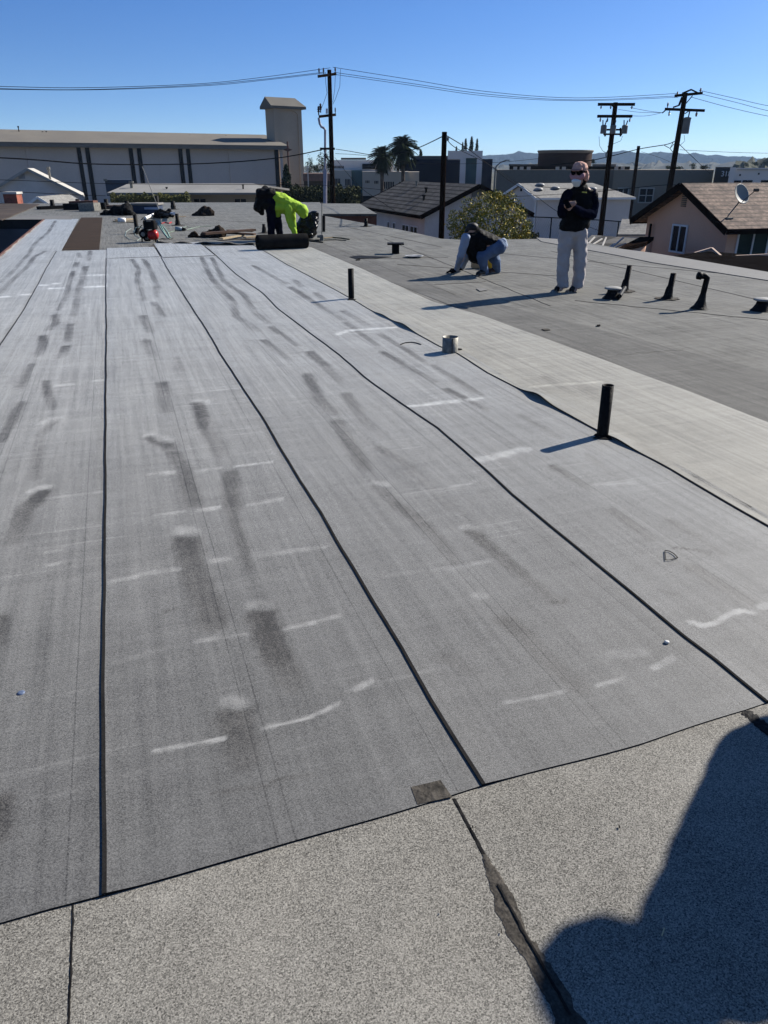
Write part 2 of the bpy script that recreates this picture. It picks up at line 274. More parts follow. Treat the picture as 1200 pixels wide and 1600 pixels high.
# wear strokes: pixel polyline, width in pixels, strength (negative = trodden dark, positive = chalky)
D = -0.40
STROKES = [
 ([(236, 686), (262, 697), (288, 735), (303, 790)], 25, D), ([(234, 682), (262, 690)], 12, .22), ([(311, 632), (320, 668), (345, 712)], 22, D), ([(309, 628), (320, 630)], 8, .2),
 ([(360, 742), (363, 800)], 30, D), ([(363, 800), (388, 892)], 22, -.2), ([(289, 845), (306, 905), (335, 978)], 44, D), ([(286, 832), (296, 836)], 24, .3),
 ([(408, 962), (436, 1035), (455, 1070)], 46, -.36), ([(398, 948), (412, 952)], 24, .3), ([(366, 1120), (385, 1185)], 58, -.3), ([(356, 1100), (372, 1104)], 34, .36),
 ([(254, 600), (262, 645)], 22, D), ([(206, 406), (217, 421), (214, 439), (221, 456), (227, 471)], 9, D), ([(225, 406), (238, 428), (245, 447), (245, 465)], 10, D),
 ([(240, 473), (256, 495)], 11, D), ([(223, 495), (238, 521)], 15, D), ([(228, 534), (240, 558)], 18, D), ([(238, 560), (250, 600)], 14, -.12), ([(276, 560), (300, 620)], 14, -.15),
 ([(122, 396), (126, 404)], 8, D), ([(141, 393), (139, 408)], 8, D), ([(121, 410), (117, 419)], 8, D), ([(134, 417), (130, 434), (124, 452), (115, 495)], 10, D),
 ([(115, 425), (110, 439), (104, 465), (91, 486)], 9, D), ([(87, 493), (87, 506), (76, 517)], 12, D), ([(110, 508), (106, 534)], 13, D), ([(67, 527), (67, 543), (58, 558)], 15, D),
 ([(104, 543), (95, 560)], 15, D), ([(49, 571), (32, 607)], 14, D), ([(72, 597), (81, 641)], 15, -.35), ([(34, 631), (3, 692)], 18, D), ([(88, 658), (64, 681), (59, 705), (57, 749)], 18, -.28),
 ([(90, 656), (72, 662)], 9, .2), ([(66, 772), (40, 800), (20, 850)], 30, D), ([(74, 762), (52, 770)], 12, .25), ([(5, 970), (0, 1010)], 24, -.4), ([(0, 1260), (-5, 1310)], 50, -.3),
 ([(87, 345), (76, 363), (54, 382), (45, 397), (22, 423), (0, 443)], 7, D), ([(71, 393), (54, 402), (41, 419), (24, 434), (0, 460)], 8, D),
 ([(315, 403), (331, 437), (365, 472), (369, 495), (403, 518)], 11, D), ([(331, 403), (350, 441), (380, 460), (400, 491), (419, 506)], 10, D), ([(423, 512), (465, 541)], 12, D),
 ([(411, 533), (453, 564)], 13, D), ([(484, 552), (507, 572), (530, 598)], 17, D), ([(480, 587), (499, 625), (522, 648)], 19, -.33), ([(541, 618), (561, 648), (584, 675)], 20, -.3),
 ([(526, 660), (549, 698), (572, 733)], 24, -.33), ([(591, 702), (626, 721), (664, 752)], 17, -.25), ([(590, 763), (620, 790), (650, 813), (687, 850), (713, 883)], 24, -.25),
 ([(597, 703), (633, 727), (707, 800)], 16, -.2), ([(586, 756), (600, 760)], 12, .2), ([(734, 832), (767, 860), (817, 900), (867, 943)], 26, -.3), ([(724, 826), (742, 829)], 12, .22),
 ([(790, 972), (820, 993), (847, 1027), (905, 1078)], 34, -.25), ([(862, 943), (880, 945), (884, 938)], 5, -.35), ([(745, 932), (758, 934)], 16, .25), ([(700, 1030), (740, 1050)], 30, -.08),
 ([(396, 416), (449, 445)], 10, D), ([(453, 449), (495, 476), (538, 503)], 11, D), ([(461, 439), (472, 449)], 10, D), ([(494, 459), (507, 470)], 12, D), ([(534, 487), (576, 510)], 12, D),
 ([(541, 506), (591, 541)], 13, D), ([(595, 524), (630, 545), (664, 568)], 12, D), ([(599, 552), (645, 579), (679, 598)], 13, D), ([(676, 572), (714, 595), (752, 618)], 12, D),
 ([(699, 610), (760, 641)], 15, -.35), ([(815, 651), (877, 688)], 15, -.25), ([(863, 732), (921, 765)], 18, -.3), ([(918, 713), (976, 757)], 15, -.2), ([(958, 801), (1017, 845)], 20, -.25),
 ([(1046, 816), (1083, 838), (1127, 867)], 18, -.22), ([(1083, 889), (1127, 919), (1178, 948)], 28, -.25), ([(1052, 858), (1090, 862), (1110, 868), (1112, 860)], 5, -.4), ([(1030, 925), (1065, 935)], 12, -.15),
 ([(246, 1176), (290, 1168), (352, 1157)], 7, .75), ([(410, 1142), (445, 1134), (480, 1126), (507, 1114), (528, 1103)], 7, .8), ([(556, 1080), (580, 1067)], 13, .5),
 ([(178, 912), (240, 897), (278, 893)], 10, .28), ([(330, 881), (356, 877)], 10, .42), ([(395, 872), (440, 866), (505, 858)], 9, .25), ([(306, 1006), (385, 994)], 9, .25), ([(445, 986), (490, 975), (530, 965)], 9, .42),
 ([(247, 807), (285, 802)], 6, .35), ([(312, 799), (341, 795)], 7, .5), ([(390, 791), (440, 782)], 7, .3), ([(305, 739), (345, 734)], 4, .45), ([(368, 731), (425, 724)], 4, .45), ([(235, 743), (272, 740)], 6, .28),
 ([(640, 637), (680, 632), (718, 628)], 4, .7), ([(730, 627), (752, 624)], 4, .6), ([(748, 722), (790, 712), (822, 704)], 11, .4), ([(1076, 974), (1096, 981), (1118, 976), (1140, 962), (1158, 957), (1176, 961)], 8, .75),
 ([(1021, 1046), (1035, 1040), (1050, 1030)], 12, .38), ([(935, 1074), (972, 1062)], 9, .45), ([(788, 1101), (840, 1092), (882, 1083)], 8, .38), ([(960, 1024), (1000, 1022)], 22, .2), ([(1190, 952), (1215, 945)], 12, .5),
 ([(528, 523), (545, 518)], 3, .5), ([(552, 518), (580, 515)], 3, .5), ([(585, 515), (617, 513)], 3, .5), ([(700, 892), (760, 880)], 8, .2), ([(600, 903), (700, 890)], 8, .12), ([(705, 764), (745, 755)], 4, .25),
 ([(930, 760), (990, 757)], 6, .2), ([(830, 606), (905, 600), (940, 598)], 4, .3), ([(70, 780), (160, 770)], 4, .2), ([(70, 867), (100, 864)], 4, .25), ([(72, 887), (95, 885)], 4, .3), ([(88, 604), (160, 596)], 3, .25),
 ([(180, 1040), (250, 1020)], 10, .1), ([(80, 1250), (130, 1235)], 8, .15), ([(330, 1243), (440, 1228)], 3, -.2), ([(430, 1222), (490, 1214)], 3, -.18), ([(255, 960), (275, 955)], 3, -.3),
 ([(80, 452), (105, 450)], 2, .5), ([(135, 450), (163, 448)], 2, .5), ([(5, 465), (48, 461)], 2, .5), ([(115, 433), (163, 430)], 2, .4), ([(65, 447), (90, 444)], 2, .4),
 ([(640, 575), (700, 562)], 20, -.1), ([(900, 600), (960, 640)], 30, -.12), ([(1000, 700), (1100, 770)], 36, -.16), ([(850, 590), (900, 620)], 14, -.14),
]
SEG = []
for pts, wd, st in STROKES:
    g = [np.array(G(*p)[:2]) for p in pts]
    mu, mv = pts[len(pts)//2]
    acr = abs(G(mu+wd/2, mv)[0]-G(mu-wd/2, mv)[0])/2 if st < 0 or wd > 10 else None
    alo = (G(mu, mv-wd/2)-G(mu, mv+wd/2)).length/2
    horiz = abs(pts[-1][0]-pts[0][0]) > 1.6*abs(pts[-1][1]-pts[0][1]) and st > 0
    r = alo*0.62 if horiz else (acr or alo)*(0.8 if st > 0 else 1)
    # (horizontal chalk lines measure their width along the view, trodden strips across it)
    nseg = len(g)-1
    for i, (a, b) in enumerate(zip(g[:-1], g[1:])): SEG.append((a, b, max(r, 0.008), st, i/nseg, (i+1)/nseg))
def marks(X, Y):
    out = np.zeros_like(X)
    neg = np.zeros_like(X); pos = np.zeros_like(X)
    wob = 0.25*np.sin(X*37+Y*11)+0.2*np.sin(X*61-Y*43)
    for a, b, r, st, f0_, f1_ in SEG:
        lo = np.minimum(a, b)-r*2.2; hi = np.maximum(a, b)+r*2.2
        k = np.where((X > lo[0]) & (X < hi[0]) & (Y > lo[1]) & (Y < hi[1]))
        if len(k[0]) == 0: continue
        x = X[k]-a[0]; y = Y[k]-a[1]; d = b-a; L = max(float(d@d), 1e-9)
        t = np.clip((x*d[0]+y*d[1])/L, 0, 1)
        q = np.hypot(x-t*d[0], y-t*d[1])/r*(1+0.36*wob[k])
        soft = 1.15 if st < 0 else 0.95
        m = np.clip((1+soft/2-q)/soft, 0, 1); m = m*m*(3-2*m)*st
        if st < 0: m = m*(1.12-0.62*(f0_+(f1_-f0_)*t))*(0.86+0.22*np.sin(Y[k]*(3.5+1.5*math.sin(a[0]*7))+X[k]*7+a[1]*3))
        else: m = m*(0.75+0.35*np.sin(X[k]*47+a[1]*9)*np.sin(X[k]*19+Y[k]*31))
        if st < 0: neg[k] = np.minimum(neg[k], m)
        else: pos[k] = np.maximum(pos[k], m)
    return neg*1.05+pos*1.6
def swell(X, Y):
    return 0.0034+0.0014*np.sin(X*2.1+Y*0.9)+0.0012*np.sin(Y*2.7-X*0.7)+0.0008*np.sin(Y*6.3+X*4.0)
def ygrid(y0, y1):
    ys = [y0]
    while ys[-1] < y1:
        ys.append(ys[-1]+max(0.010, 0.0045*ys[-1]**1.35))
    ys[-1] = y1
    return np.array(ys)
def membrane(name, fl, fr, y0, y1, m, z=0.004, thick=0.004, lap=True, lift=(), label='', group=None, end_ext=0.10, nx=72, ramp=0.10, cat='roofing sheet', far_lap=False):
    """one long sheet between two seams; its left edge rides over the neighbour, its right edge tucks under the next"""
    ys = ygrid(y0, y1); t = np.linspace(0, 1, nx)
    t = np.concatenate([[0, 0.005, 0.010], t[1:]+0.010*(1-t[1:])]) if lap else t
    L = fl(ys); Rr = fr(ys)+end_ext
    X = L[:, None]+(Rr-L)[:, None]*t[None, :]
    Y0 = near(X[0])-1.40 if y0 < 1.6 else np.zeros(X.shape[1])
    Y = ys[:, None]+Y0[None, :]*np.clip(1-(ys[:, None]-y0)/0.5, 0, 1)
    s = X-L[:, None]
    Z = z+thick*0.5+swell(X, Y)
    if lap: Z = Z+(thick+0.001)*np.clip(1-s/ramp, 0, 1)**1.3
    for lx, ly, amp, rad in lift: Z = Z+amp*np.exp(-((X-lx)/(rad*0.45))**2-((Y-ly)/rad)**2)
    ny, nxx = X.shape
    Z = np.maximum(Z, z+0.0015)
    v = np.stack([X, Y, Z], -1).reshape(-1, 3)
    idx = np.arange(ny*nxx).reshape(ny, nxx)
    f = np.stack([idx[:-1, :-1], idx[:-1, 1:], idx[1:, 1:], idx[1:, :-1]], -1).reshape(-1, 4)
    mi = np.zeros((ny-1, nxx-1), int)
    if lap: mi[:, 0:2] = 1
    mi = mi.reshape(-1)
    mk = marks(X, Y).reshape(-1)
    # skirts: left, near, far edge (sheet thickness); underside stays open on the deck
    def skirt(ring, drop):
        nonlocal v, f, mi, mk
        hi = v[ring].copy(); lo = hi.copy(); lo[:, 2] = np.maximum(lo[:, 2]-drop, z*0.5)
        r0 = len(v); nr_ = len(ring); b = r0+nr_
        v = np.vstack([v, hi, lo]); mk = np.concatenate([mk, mk[ring]*0, mk[ring]*0]); ring = np.arange(r0, b)
        k = np.arange(len(ring)-1)
        q = np.stack([ring[k], ring[k+1], b+k+1, b+k], -1); f = np.vstack([f, q]); mi = np.concatenate([mi, np.ones(len(q), int)])
    skirt(idx[::-1, 0], 0.0042); skirt(idx[0, :], 0.004+thick); skirt(idx[-1, ::-1], 0.004+thick); skirt(idx[:, -1], thick)
    loc = np.array([v[:, 0].mean(), v[:, 1].min(), 0.0])
    me = bpy.data.meshes.new(name); me.vertices.add(len(v)); me.vertices.foreach_set('co', (v-loc).ravel())
    me.loops.add(f.size); me.loops.foreach_set('vertex_index', f.ravel().astype(np.int32))
    me.polygons.add(len(f)); me.polygons.foreach_set('loop_start', np.arange(0, f.size, 4, dtype=np.int32)); me.polygons.foreach_set('loop_total', np.full(len(f), 4, dtype=np.int32))
    me.materials.append(m); me.materials.append(M_edge); me.polygons.foreach_set('material_index', mi.astype(np.int32))
    me.update(calc_edges=True)
    at = me.attributes.new('mark', 'FLOAT', 'POINT'); at.data.foreach_set('value', mk.astype(np.float32))
    me.polygons.foreach_set('use_smooth', [True]*int((ny-1)*(nxx-1))+[False]*int(len(f)-(ny-1)*(nxx-1)))
    o = bpy.data.objects.new(name, me); C.objects.link(o); o.location = loc
    return tag(o, label, cat, group)
GRP = 'new mineral sheets rolled out side by side'
yF = lambda v, u=200: float(G(u, v)[1])
cst = lambda c: (lambda y: np.full(np.shape(y), c, float))
# ---------------------------------------------------------------- our own building: deck, walls, fascia
LX = -2.25

home = thing('flat_roof_building', (2, 10, GZ), 'flat roofed building underfoot, worn grey mineral roofing, dark courtyard notch at left', 'building')
edge_px = [(505, 337), (600, 354), (640, 362), (690, 373), (730, 375), (800, 374), (850, 373), (905, 377), (940, 383), (1000, 394), (1060, 404), (1200, 430), (1330, 458)]
ep = [tuple(G(u, v)[:2]) for u, v in edge_px]
c1 = G(70, 343); c2 = G(4, 343)
far_l = G(-40, 318); far_r = G(505, 318)
outline = [(LX, -3.0), (LX, c1.y), (c1.x-6.5, c1.y+2.2), (far_l.x-2, far_l.y), tuple(G(20, 318)[:2]), tuple(G(230, 316.5)[:2]), tuple(G(500, 316)[:2])] + ep + [(ep[-1][0]+3, 2.0), (ep[-1][0]+3, -3.0)]
mb = MB(); mb.prism(outline, -0.30, 0.0); mb.build('roof_deck', M_old, home)
ins = [(p[0]*0.985+0.04, p[1]*0.99+0.03) for p in outline]
mb = MB(); mb.prism(ins, GZ, -0.302); mb.build('wall', M_darkwall, home)
# lap lines of the old roll roofing: real 3 mm steps on the right hand roof
mb = MB()
for k, (a, b) in enumerate([((505, 381), (712, 461)), ((600, 373), (860, 478))]):
    p, q = G(*a, 0.002), G(*b, 0.002)
    n = 40; pts = []
    for i in range(n+1):
        t = i/n; c_ = p.lerp(q, t); c_.x += 0.01*math.sin(i*1.7+k); pts.append(c_)
    mb = MB(); mb.tube(pts, 0.0035, 4); mb.build('lap_seam', M_tarold, home)
for a, b in [((620, 413), (880, 432)), ((560, 405), (700, 402)), ((780, 396), (1180, 432)), ((640, 447), (760, 440)), ((900, 470), (1200, 500)), ((960, 555), (1070, 547)), ((530, 352), (690, 386)), ((340, 345), (560, 352)), ((860, 392), (1190, 470))]:
    p, q = G(*a, 0.002), G(*b, 0.002); pts = [p.lerp(q, i/12)+Vector((0, 0.03*math.sin(i*2.3+a[0]), 0)) for i in range(13)]
    mb = MB(); mb.tube(pts, 0.003, 4); mb.build('lap_seam', M_tarold, home)
M_old2 = granule('darker_old_roll', (0.008, 0.0078, 0.0075), (0.185, 0.178, 0.162), 300, rough=0.85, spec=0.2, contrast=0.42, streak=0.22, blotch=0.15, bump=0.5, sheen=0.2, stint=(1, .97, .9))
dk = [G(*p) for p in [(478, 380), (500, 380), (575, 401), (650, 430), (712, 462), (800, 480), (1000, 532), (1200, 580), (1400, 640), (1400, 760), (1210, 672), (1000, 590), (756, 498), (568, 424), (484, 388)]]
mb = MB(); mb.prism([(p.x, p.y) for p in dk], -0.01, 0.0035); mb.build('darker_roll', M_old2, home)
# pale coping strip along the right hand edge
top = [(838, 372), (870, 374), (918, 383), (1020, 396), (1200, 426), (1330, 449)]
low = [(1330, 466), (1200, 439), (1020, 411), (967, 400), (918, 391), (846, 378)]
mb = MB(); mb.prism([tuple(G(u, v)[:2]) for u, v in top+low], -0.02, 0.012); mb.build('coping_strip', M_strip, home)
mb = MB()
for a, b in zip(ep[:-1], ep[1:]): mb.bar((a[0]*1.002, a[1]*1.002, -0.19), (b[0]*1.002, b[1]*1.002, -0.19), 0.06, 0.34)
mb.build('edge_fascia', M_fascia, home)
# courtyard edge trim on the left
mb = MB(); mb.box((LX-0.02, (c1.y-3)/2, -0.13), (0.02, (c1.y+3)/2, 0.15)); mb.build('courtyard_fascia', M_fascia, home)
pts = [Vector((LX+0.02+0.012*math.sin(i*1.9)+0.01*math.sin(i*0.7), i*0.5, 0.012)) for i in range(2, int(c1.y*2))]
mb = MB(); mb.tube(pts, 0.014, 6); mb.build('edge_trim', mat('chipped_white_red_trim', (0.24, 0.22, 0.2), 0.8, (0.09, 0.045, 0.035), 2.5, stretch=(1, 1, 1)), home)
mb = MB(); a, b = outline[1], outline[2]; mb.bar((a[0], a[1]-0.03, -0.15), (b[0], b[1]-0.03, -0.15), 0.05, 0.30); mb.build('courtyard_fascia', mat('dark_fascia', (0.03, 0.03, 0.032), 0.7), home)
# pale strip along the near lip of the far left wing
mb = MB()
a, b, c_, d = G(35, 337, .006), G(110, 337, .006), G(112, 343, .006), G(8, 343, .006)
mb.prism([tuple(q[:2]) for q in (a, b, c_, d)], 0.002, 0.008); mb.build('coping_strip', M_strip, home)
# weathered brown slope on the far left
mb = MB(); q = [G(-60, 345, 0), G(3, 345, 0), G(62, 320, 0), G(-60, 317, 0)]
mb.prism([tuple(p[:2]) for p in q], 0.003, 0.03); mb.build('weathered_patch', mat('weathered_brown_roll', (0.075, 0.06, 0.05), 0.85, (0.045, 0.037, 0.033), 0.7, 0.2, 6, stretch=(1, 1, 1)), home)
# far wing behind the pole: raised roof with a rust brown fascia
fw = thing('far_roof_wing', G(545, 333, 0), 'lower roof wing beyond the far right corner with a rust brown fascia', 'building')
q = [G(495, 334), G(589, 334), G(562, 318), G(470, 317.5)]
mb = MB(); mb.prism([(p.x, p.y) for p in q], -0.09, -0.004); mb.build('roof', M_old, fw)
q2 = [p+(Vector((0.02, 0.10, 0))) for p in q]
mb = MB(); mb.prism([(p.x, p.y) for p in q2], -0.75, -0.091); mb.build('fascia', M_fascia, fw)
mb = MB(); mb.prism([(p.x+0.2, p.y+0.5) for p in q], GZ, -0.751); mb.build('wall', M_darkwall, fw)
# foreground worn roofing
M_nearobj = one(MB().prism([(LX+0.01, -2.9), (ep[-1][0]+2.9, -2.9), (ep[-1][0]+2.9, 1.50), (3.2, 1.50), (LX+0.01, 1.50)], 0.001, 0.0045), 'worn_roofing', M_near, 'coarse speckled warm grey worn roofing in the foreground below the new sheets', 'old roofing')

# ---------------------------------------------------------------- the sheets
yEndA = float(G(80, 343)[1])
membrane('roofing_sheet', cst(LX+0.03), seamA, 1.40, yEndA, M_sheet, lap=False, label='leftmost pale grey sheet running along the courtyard edge to the far wing', group=GRP)
membrane('roofing_sheet', seamA, seam1, 1.40, yF(392, 130), M_sheet, label='pale grey sheet left of the straight seam, ending at the brown bare patch', group=GRP)
membrane('roofing_sheet', seam1, seam2, 1.40, yF(403, 205), M_sheet, label='pale grey sheet right of the straight seam, with bright chalk lines near the camera', group=GRP)
membrane('roofing_sheet', seam2, seam3, 1.40, yF(401, 290), M_sheet, label='pale grey sheet with a small white disc lying near its right seam', group=GRP)
membrane('roofing_sheet', seam3, seam4, 1.40, yF(384, 380), M_sheet, label='pale grey sheet left of the black standing pipes, marked by a small fan cut', group=GRP)
lifts = [(float(G(u, v)[0]), float(G(u, v)[1]), a, r) for u, v, a, r in [(592, 496, 0.02, 0.22), (626, 512, 0.03, 0.26), (838, 624, 0.032, 0.17), (960, 692, 0.016, 0.16), (880, 640, 0.008, .3)]]
membrane('roofing_sheet', seam4, seam5, 1.40, yF(381, 440), M_warm, label='yellowish grey sheet right of the black standing pipes, its left edge curling up', group=GRP, end_ext=0.0, lift=lifts, ramp=0.06)
membrane('roofing_sheet', lambda y: seam1(15.6+0*np.asarray(y))+0.02, lambda y: seam2(15.6+0*np.asarray(y))-0.03, yF(403.5, 205), yF(387.5, 205), M_sheet, z=0.010, lap=False, end_ext=0.02, label='short pale offcut sheet in front of the air compressor', group='short end sheets', nx=24)
membrane('roofing_sheet', lambda y: seam2(np.asarray(y)*0+15.8)+0.03-0.0*y, lambda y: seam3(np.asarray(y)*0+15.8)-0.02, yF(402, 290), yF(380, 290), M_sheet, z=0.013, lap=False, end_ext=0.0, label='short pale end sheet under the long black shadow left of the big roll', group='short end sheets', nx=24)
# bare brown deck patch
q = [G(127, 340), G(160, 340), G(155, 391), G(95, 391)]
one(MB().prism([(p.x, p.y) for p in q], 0.002, 0.0055), 'bare_deck_patch', M_brown, 'bare dark brown patch of deck between two pale sheets at the far left', 'roof patch')

# foreground seams and cement
def rough_strip(pl, pr, z, name, m, label, cat, n=50, amp=0.006):
    A = [G(*p) for p in pl]; B = [G(*p) for p in pr]
    def smp(P, t):
        t *= len(P)-1; i = min(int(t), len(P)-2); return P[i].lerp(P[i+1], t-i)
    mb = MB(); vs = []; fs = []; K = 6
    for i in range(n+1):
        a, b = smp(A, i/n), smp(B, i/n)
        for k in range(K+1):
            p = a.lerp(b, k/K); e = 1 if k in (0, K) else 0.2
            p = p+Vector(((mnoise.noise(p*18)*.7+mnoise.noise(p*70)*.6)*amp*e, (mnoise.noise(p*18+Vector((9, 0, 0)))*.7+mnoise.noise(p*70+Vector((9, 0, 0)))*.6)*amp*e, 0))
            h_ = 0 if k in (0, K) else 0.0010+0.0014*mnoise.noise(p*60)
            p.z = z+h_; vs.append(p)
    for i in range(n):
        for k in range(K):
            o = i*(K+1)+k; fs.append((o, o+1, o+K+2, o+K+1))
    mb.add(vs, fs); o = mb.build(name, m, None, True); return tag(o, label, cat)
rough_strip([(752, 1337), (760, 1362), (775, 1425), (800, 1475), (820, 1500), (845, 1545), (868, 1600), (890, 1660)], [(757, 1337), (784, 1368), (805, 1408), (818, 1445), (850, 1500), (880, 1545), (915, 1600), (935, 1660)], 0.0055, 'roof_cement_patch', M_tarold, 'jagged dark strip of old roof cement along the foreground seam', 'roof cement', amp=0.012, n=70)
rough_strip([(706, 1250), (728, 1290), (752, 1337)], [(712, 1250), (734, 1290), (759, 1337)], 0.005, 'seam_crack', M_tar, 'thin dark open seam running up to the corner of the new sheets', 'seam', amp=0.002)
rough_strip([(775, 1385), (805, 1440), (838, 1500), (888, 1590)], [(779, 1385), (810, 1440), (843, 1500), (893, 1590)], 0.0085, 'seam_crack', M_edge, 'black crack in the middle of the old roof cement strip', 'seam', amp=0.003)
rough_strip([(113, 1416), (110, 1500), (106, 1600), (104, 1660)], [(117, 1416), (114, 1500), (110, 1600), (108, 1660)], 0.005, 'seam_crack', M_tar, 'thin dark seam at the bottom left of the worn roofing', 'seam', amp=0.003)
rough_strip([(1157, 1114), (1175, 1130), (1240, 1190)], [(1170, 1112), (1195, 1130), (1260, 1180)], 0.006, 'roof_cement_patch', M_tar, 'black lump of tar at the right edge just below the new sheets', 'roof cement', amp=0.02)
q = [G(642, 1234), G(688, 1223), G(706, 1249), G(652, 1261)]
one(MB().prism([(p.x, p.y) for p in q], 0.0075, 0.0105), 'tar_paper_scrap', M_tarold, 'small dark square scrap of tar paper at the near cut edge', 'scrap')
# ================================================================ surroundings
def cw(x, y, z=0.0): return wrl(x, y, z)           # camera-aligned ground coordinates (metres right, metres ahead)
M_ground = mat('dry_ground', (0.11, 0.10, 0.08), 0.95, (0.05, 0.055, 0.035), 0.02, 0.2, 0.6, detail=8)
M_conc = mat('pale_concrete', (0.5, 0.48, 0.44), 0.9, (0.4, 0.38, 0.35), 0.5)
M_glassd = mat('dark_window_glass', (0.008, 0.009, 0.012), 0.25, (0.016, 0.018, 0.024), 1.5, spec=.08)
M_glassg = mat('greenish_window_glass', (0.02, 0.045, 0.045), 0.15, (0.012, 0.03, 0.03), 2)
M_white = mat('white_paint', (0.74, 0.73, 0.71), 0.7, (0.66, 0.65, 0.63), 2)
M_dkbrown = mat('dark_brown_timber', (0.016, 0.010, 0.008), 0.8, (0.010, 0.007, 0.006), 5, 0.2, 30)
M_shingle = mat('grey_shingle', (0.10, 0.095, 0.088), 0.9, (0.055, 0.053, 0.05), 1.3, 0.35, 7, 0.4, 12, wave=(2, 0.15, 0.75, 0.3))
M_shingle2 = mat('pale_grey_shingle', (0.20, 0.195, 0.18), 0.9, (0.155, 0.15, 0.14), 1.1, 0.25, 7, 0.3, 12, wave=(2, 0.10, 0.2, 0.2))
M_shingleb = mat('mottled_tan_shingle', (0.20, 0.14, 0.105), 0.9, (0.075, 0.05, 0.04), 2.2, 0.5, 9, 0.4, 12, wave=(2, 0.11, 0.55, 0.3), detail=6)
M_stucco_w = mat('white_stucco', (0.62, 0.565, 0.52), 0.92, (0.54, 0.49, 0.45), 0.8, 0.06, 20)
M_stucco_t = mat('tan_stucco', (0.36, 0.29, 0.21), 0.92, (0.31, 0.25, 0.18), 0.6, 0.06, 20)
M_stucco_p = mat('peach_stucco', (0.72, 0.43, 0.29), 0.92, (0.65, 0.385, 0.26), 0.7, 0.05, 25)
M_church = mat('lavender_grey_stucco', (0.52, 0.45, 0.40), 0.92, (0.455, 0.395, 0.35), 0.15, 0.04, 6)
M_tower = mat('taupe_stucco', (0.40, 0.325, 0.245), 0.92, (0.35, 0.285, 0.215), 0.2, 0.04, 6)
M_taupe = mat('taupe_wall', (0.17, 0.15, 0.125), 0.92, (0.14, 0.125, 0.105), 0.1, 0.05, 3)
M_taupe2 = mat('dark_taupe_wall', (0.08, 0.07, 0.06), 0.92, (0.06, 0.055, 0.05), 0.2)
M_roofgrav = mat('gravel_roof', (0.30, 0.28, 0.25), 0.95, (0.22, 0.21, 0.19), 0.6, 0.2, 8)
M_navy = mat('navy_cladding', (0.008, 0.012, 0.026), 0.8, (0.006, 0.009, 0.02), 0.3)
M_modern = mat('warm_white_render', (0.46, 0.41, 0.34), 0.9, (0.40, 0.355, 0.295), 0.2)
M_bwhite = mat('bluish_white_render', (0.66, 0.61, 0.57), 0.85, (0.58, 0.54, 0.50), 0.2)
M_teal = mat('teal_glass_wall', (0.06, 0.12, 0.13), 0.25, (0.04, 0.09, 0.10), 0.6)
M_brick = mat('red_brick', (0.28, 0.085, 0.055), 0.85, (0.18, 0.06, 0.04), 6, 0.3, 25)
M_pole = mat('creosote_pole', (0.020, 0.012, 0.008), 0.9, (0.010, 0.007, 0.005), 6, 0.3, 30, stretch=(6, 6, .4))
M_wire = mat('black_wire', (0.008, 0.008, 0.009), 0.9, spec=.02)
M_can = mat('transformer_grey', (0.14, 0.15, 0.15), 0.6, (0.10, 0.11, 0.11), 3)
M_porc = mat('brown_porcelain', (0.05, 0.035, 0.03), 0.3)

def struct(mb, name, m, smooth=False, loc=None): return tag(mb.build(name, m, None, smooth, loc), kind='structure')
mb = MB(); S = 4500; mb.add([(-S, -S, GZ), (S, -S, GZ), (S, S, GZ), (-S, S, GZ)], [(0, 1, 2, 3)]); struct(mb, 'ground', M_ground, loc=(0, 0, GZ))
# hazy mountain ridges
def ridge(name, prof, Y, depth, col):
    # prof: (u, v) silhouette points
    us = np.arange(prof[0][0], prof[-1][0], 4.0); vs = np.interp(us, [p[0] for p in prof], [p[1] for p in prof])
    n = len(us); rows = 14; V = []; Fc = []
    for j in range(rows):
        t = j/(rows-1)
        for i in range(n):
            v = vs[i]+1.1*mnoise.noise(Vector((us[i]*0.05, 3, 1)))+0.7*mnoise.noise(Vector((us[i]*0.2, 3, 1)))
            zt = ZV(v, Y); z = GZ+(zt-GZ)*math.sin(t*math.pi/2)**1.1
            p = W(us[i], 263, Y-depth*(1-t)); gul = mnoise.noise(Vector((us[i]*0.045, t*2.5, 7)))*depth*0.22*math.sin(t*math.pi)
            q = p+F2*gul; q.z = z+(mnoise.noise(Vector((us[i]*0.09, t*5, 2)))*10*math.sin(t*math.pi)); V.append(q)
    for j in range(rows-1):
        for i in range(n-1): o = j*n+i; Fc.append((o, o+1, o+n+1, o+n))
    mb = MB(); mb.add(V, Fc); return struct(mb, name, mat(name+'_scrub', col, 0.95, tuple(x*0.7 for x in col), 0.006, detail=6))
ridge('mountains', [(380, 262), (560, 259), (700, 256), (757, 243), (780, 242), (800, 240), (808, 236.5), (820, 238.5), (835, 240), (860, 241), (900, 243), (925, 241), (950, 237.5), (975, 236), (990, 238.5), (1010, 239.5), (1030, 238), (1050, 239), (1068, 241), (1082, 238.5), (1100, 243), (1120, 242.5), (1145, 246), (1160, 244), (1180, 248), (1300, 250), (1500, 246), (1750, 255)], 2900, 700, (0.016, 0.022, 0.032))
ridge('far_hill', [(1140, 263), (1158, 258.5), (1172, 255.5), (1185, 252.5), (1200, 250.5), (1260, 246), (1400, 240), (1600, 250)], 480, 120, (0.05, 0.055, 0.035))
ridge('low_hills', [(-500, 262), (0, 259.5), (200, 259), (470, 260), (560, 258), (700, 259), (900, 257), (1050, 255), (1150, 256), (1300, 256)], 1500, 400, (0.06, 0.06, 0.05))

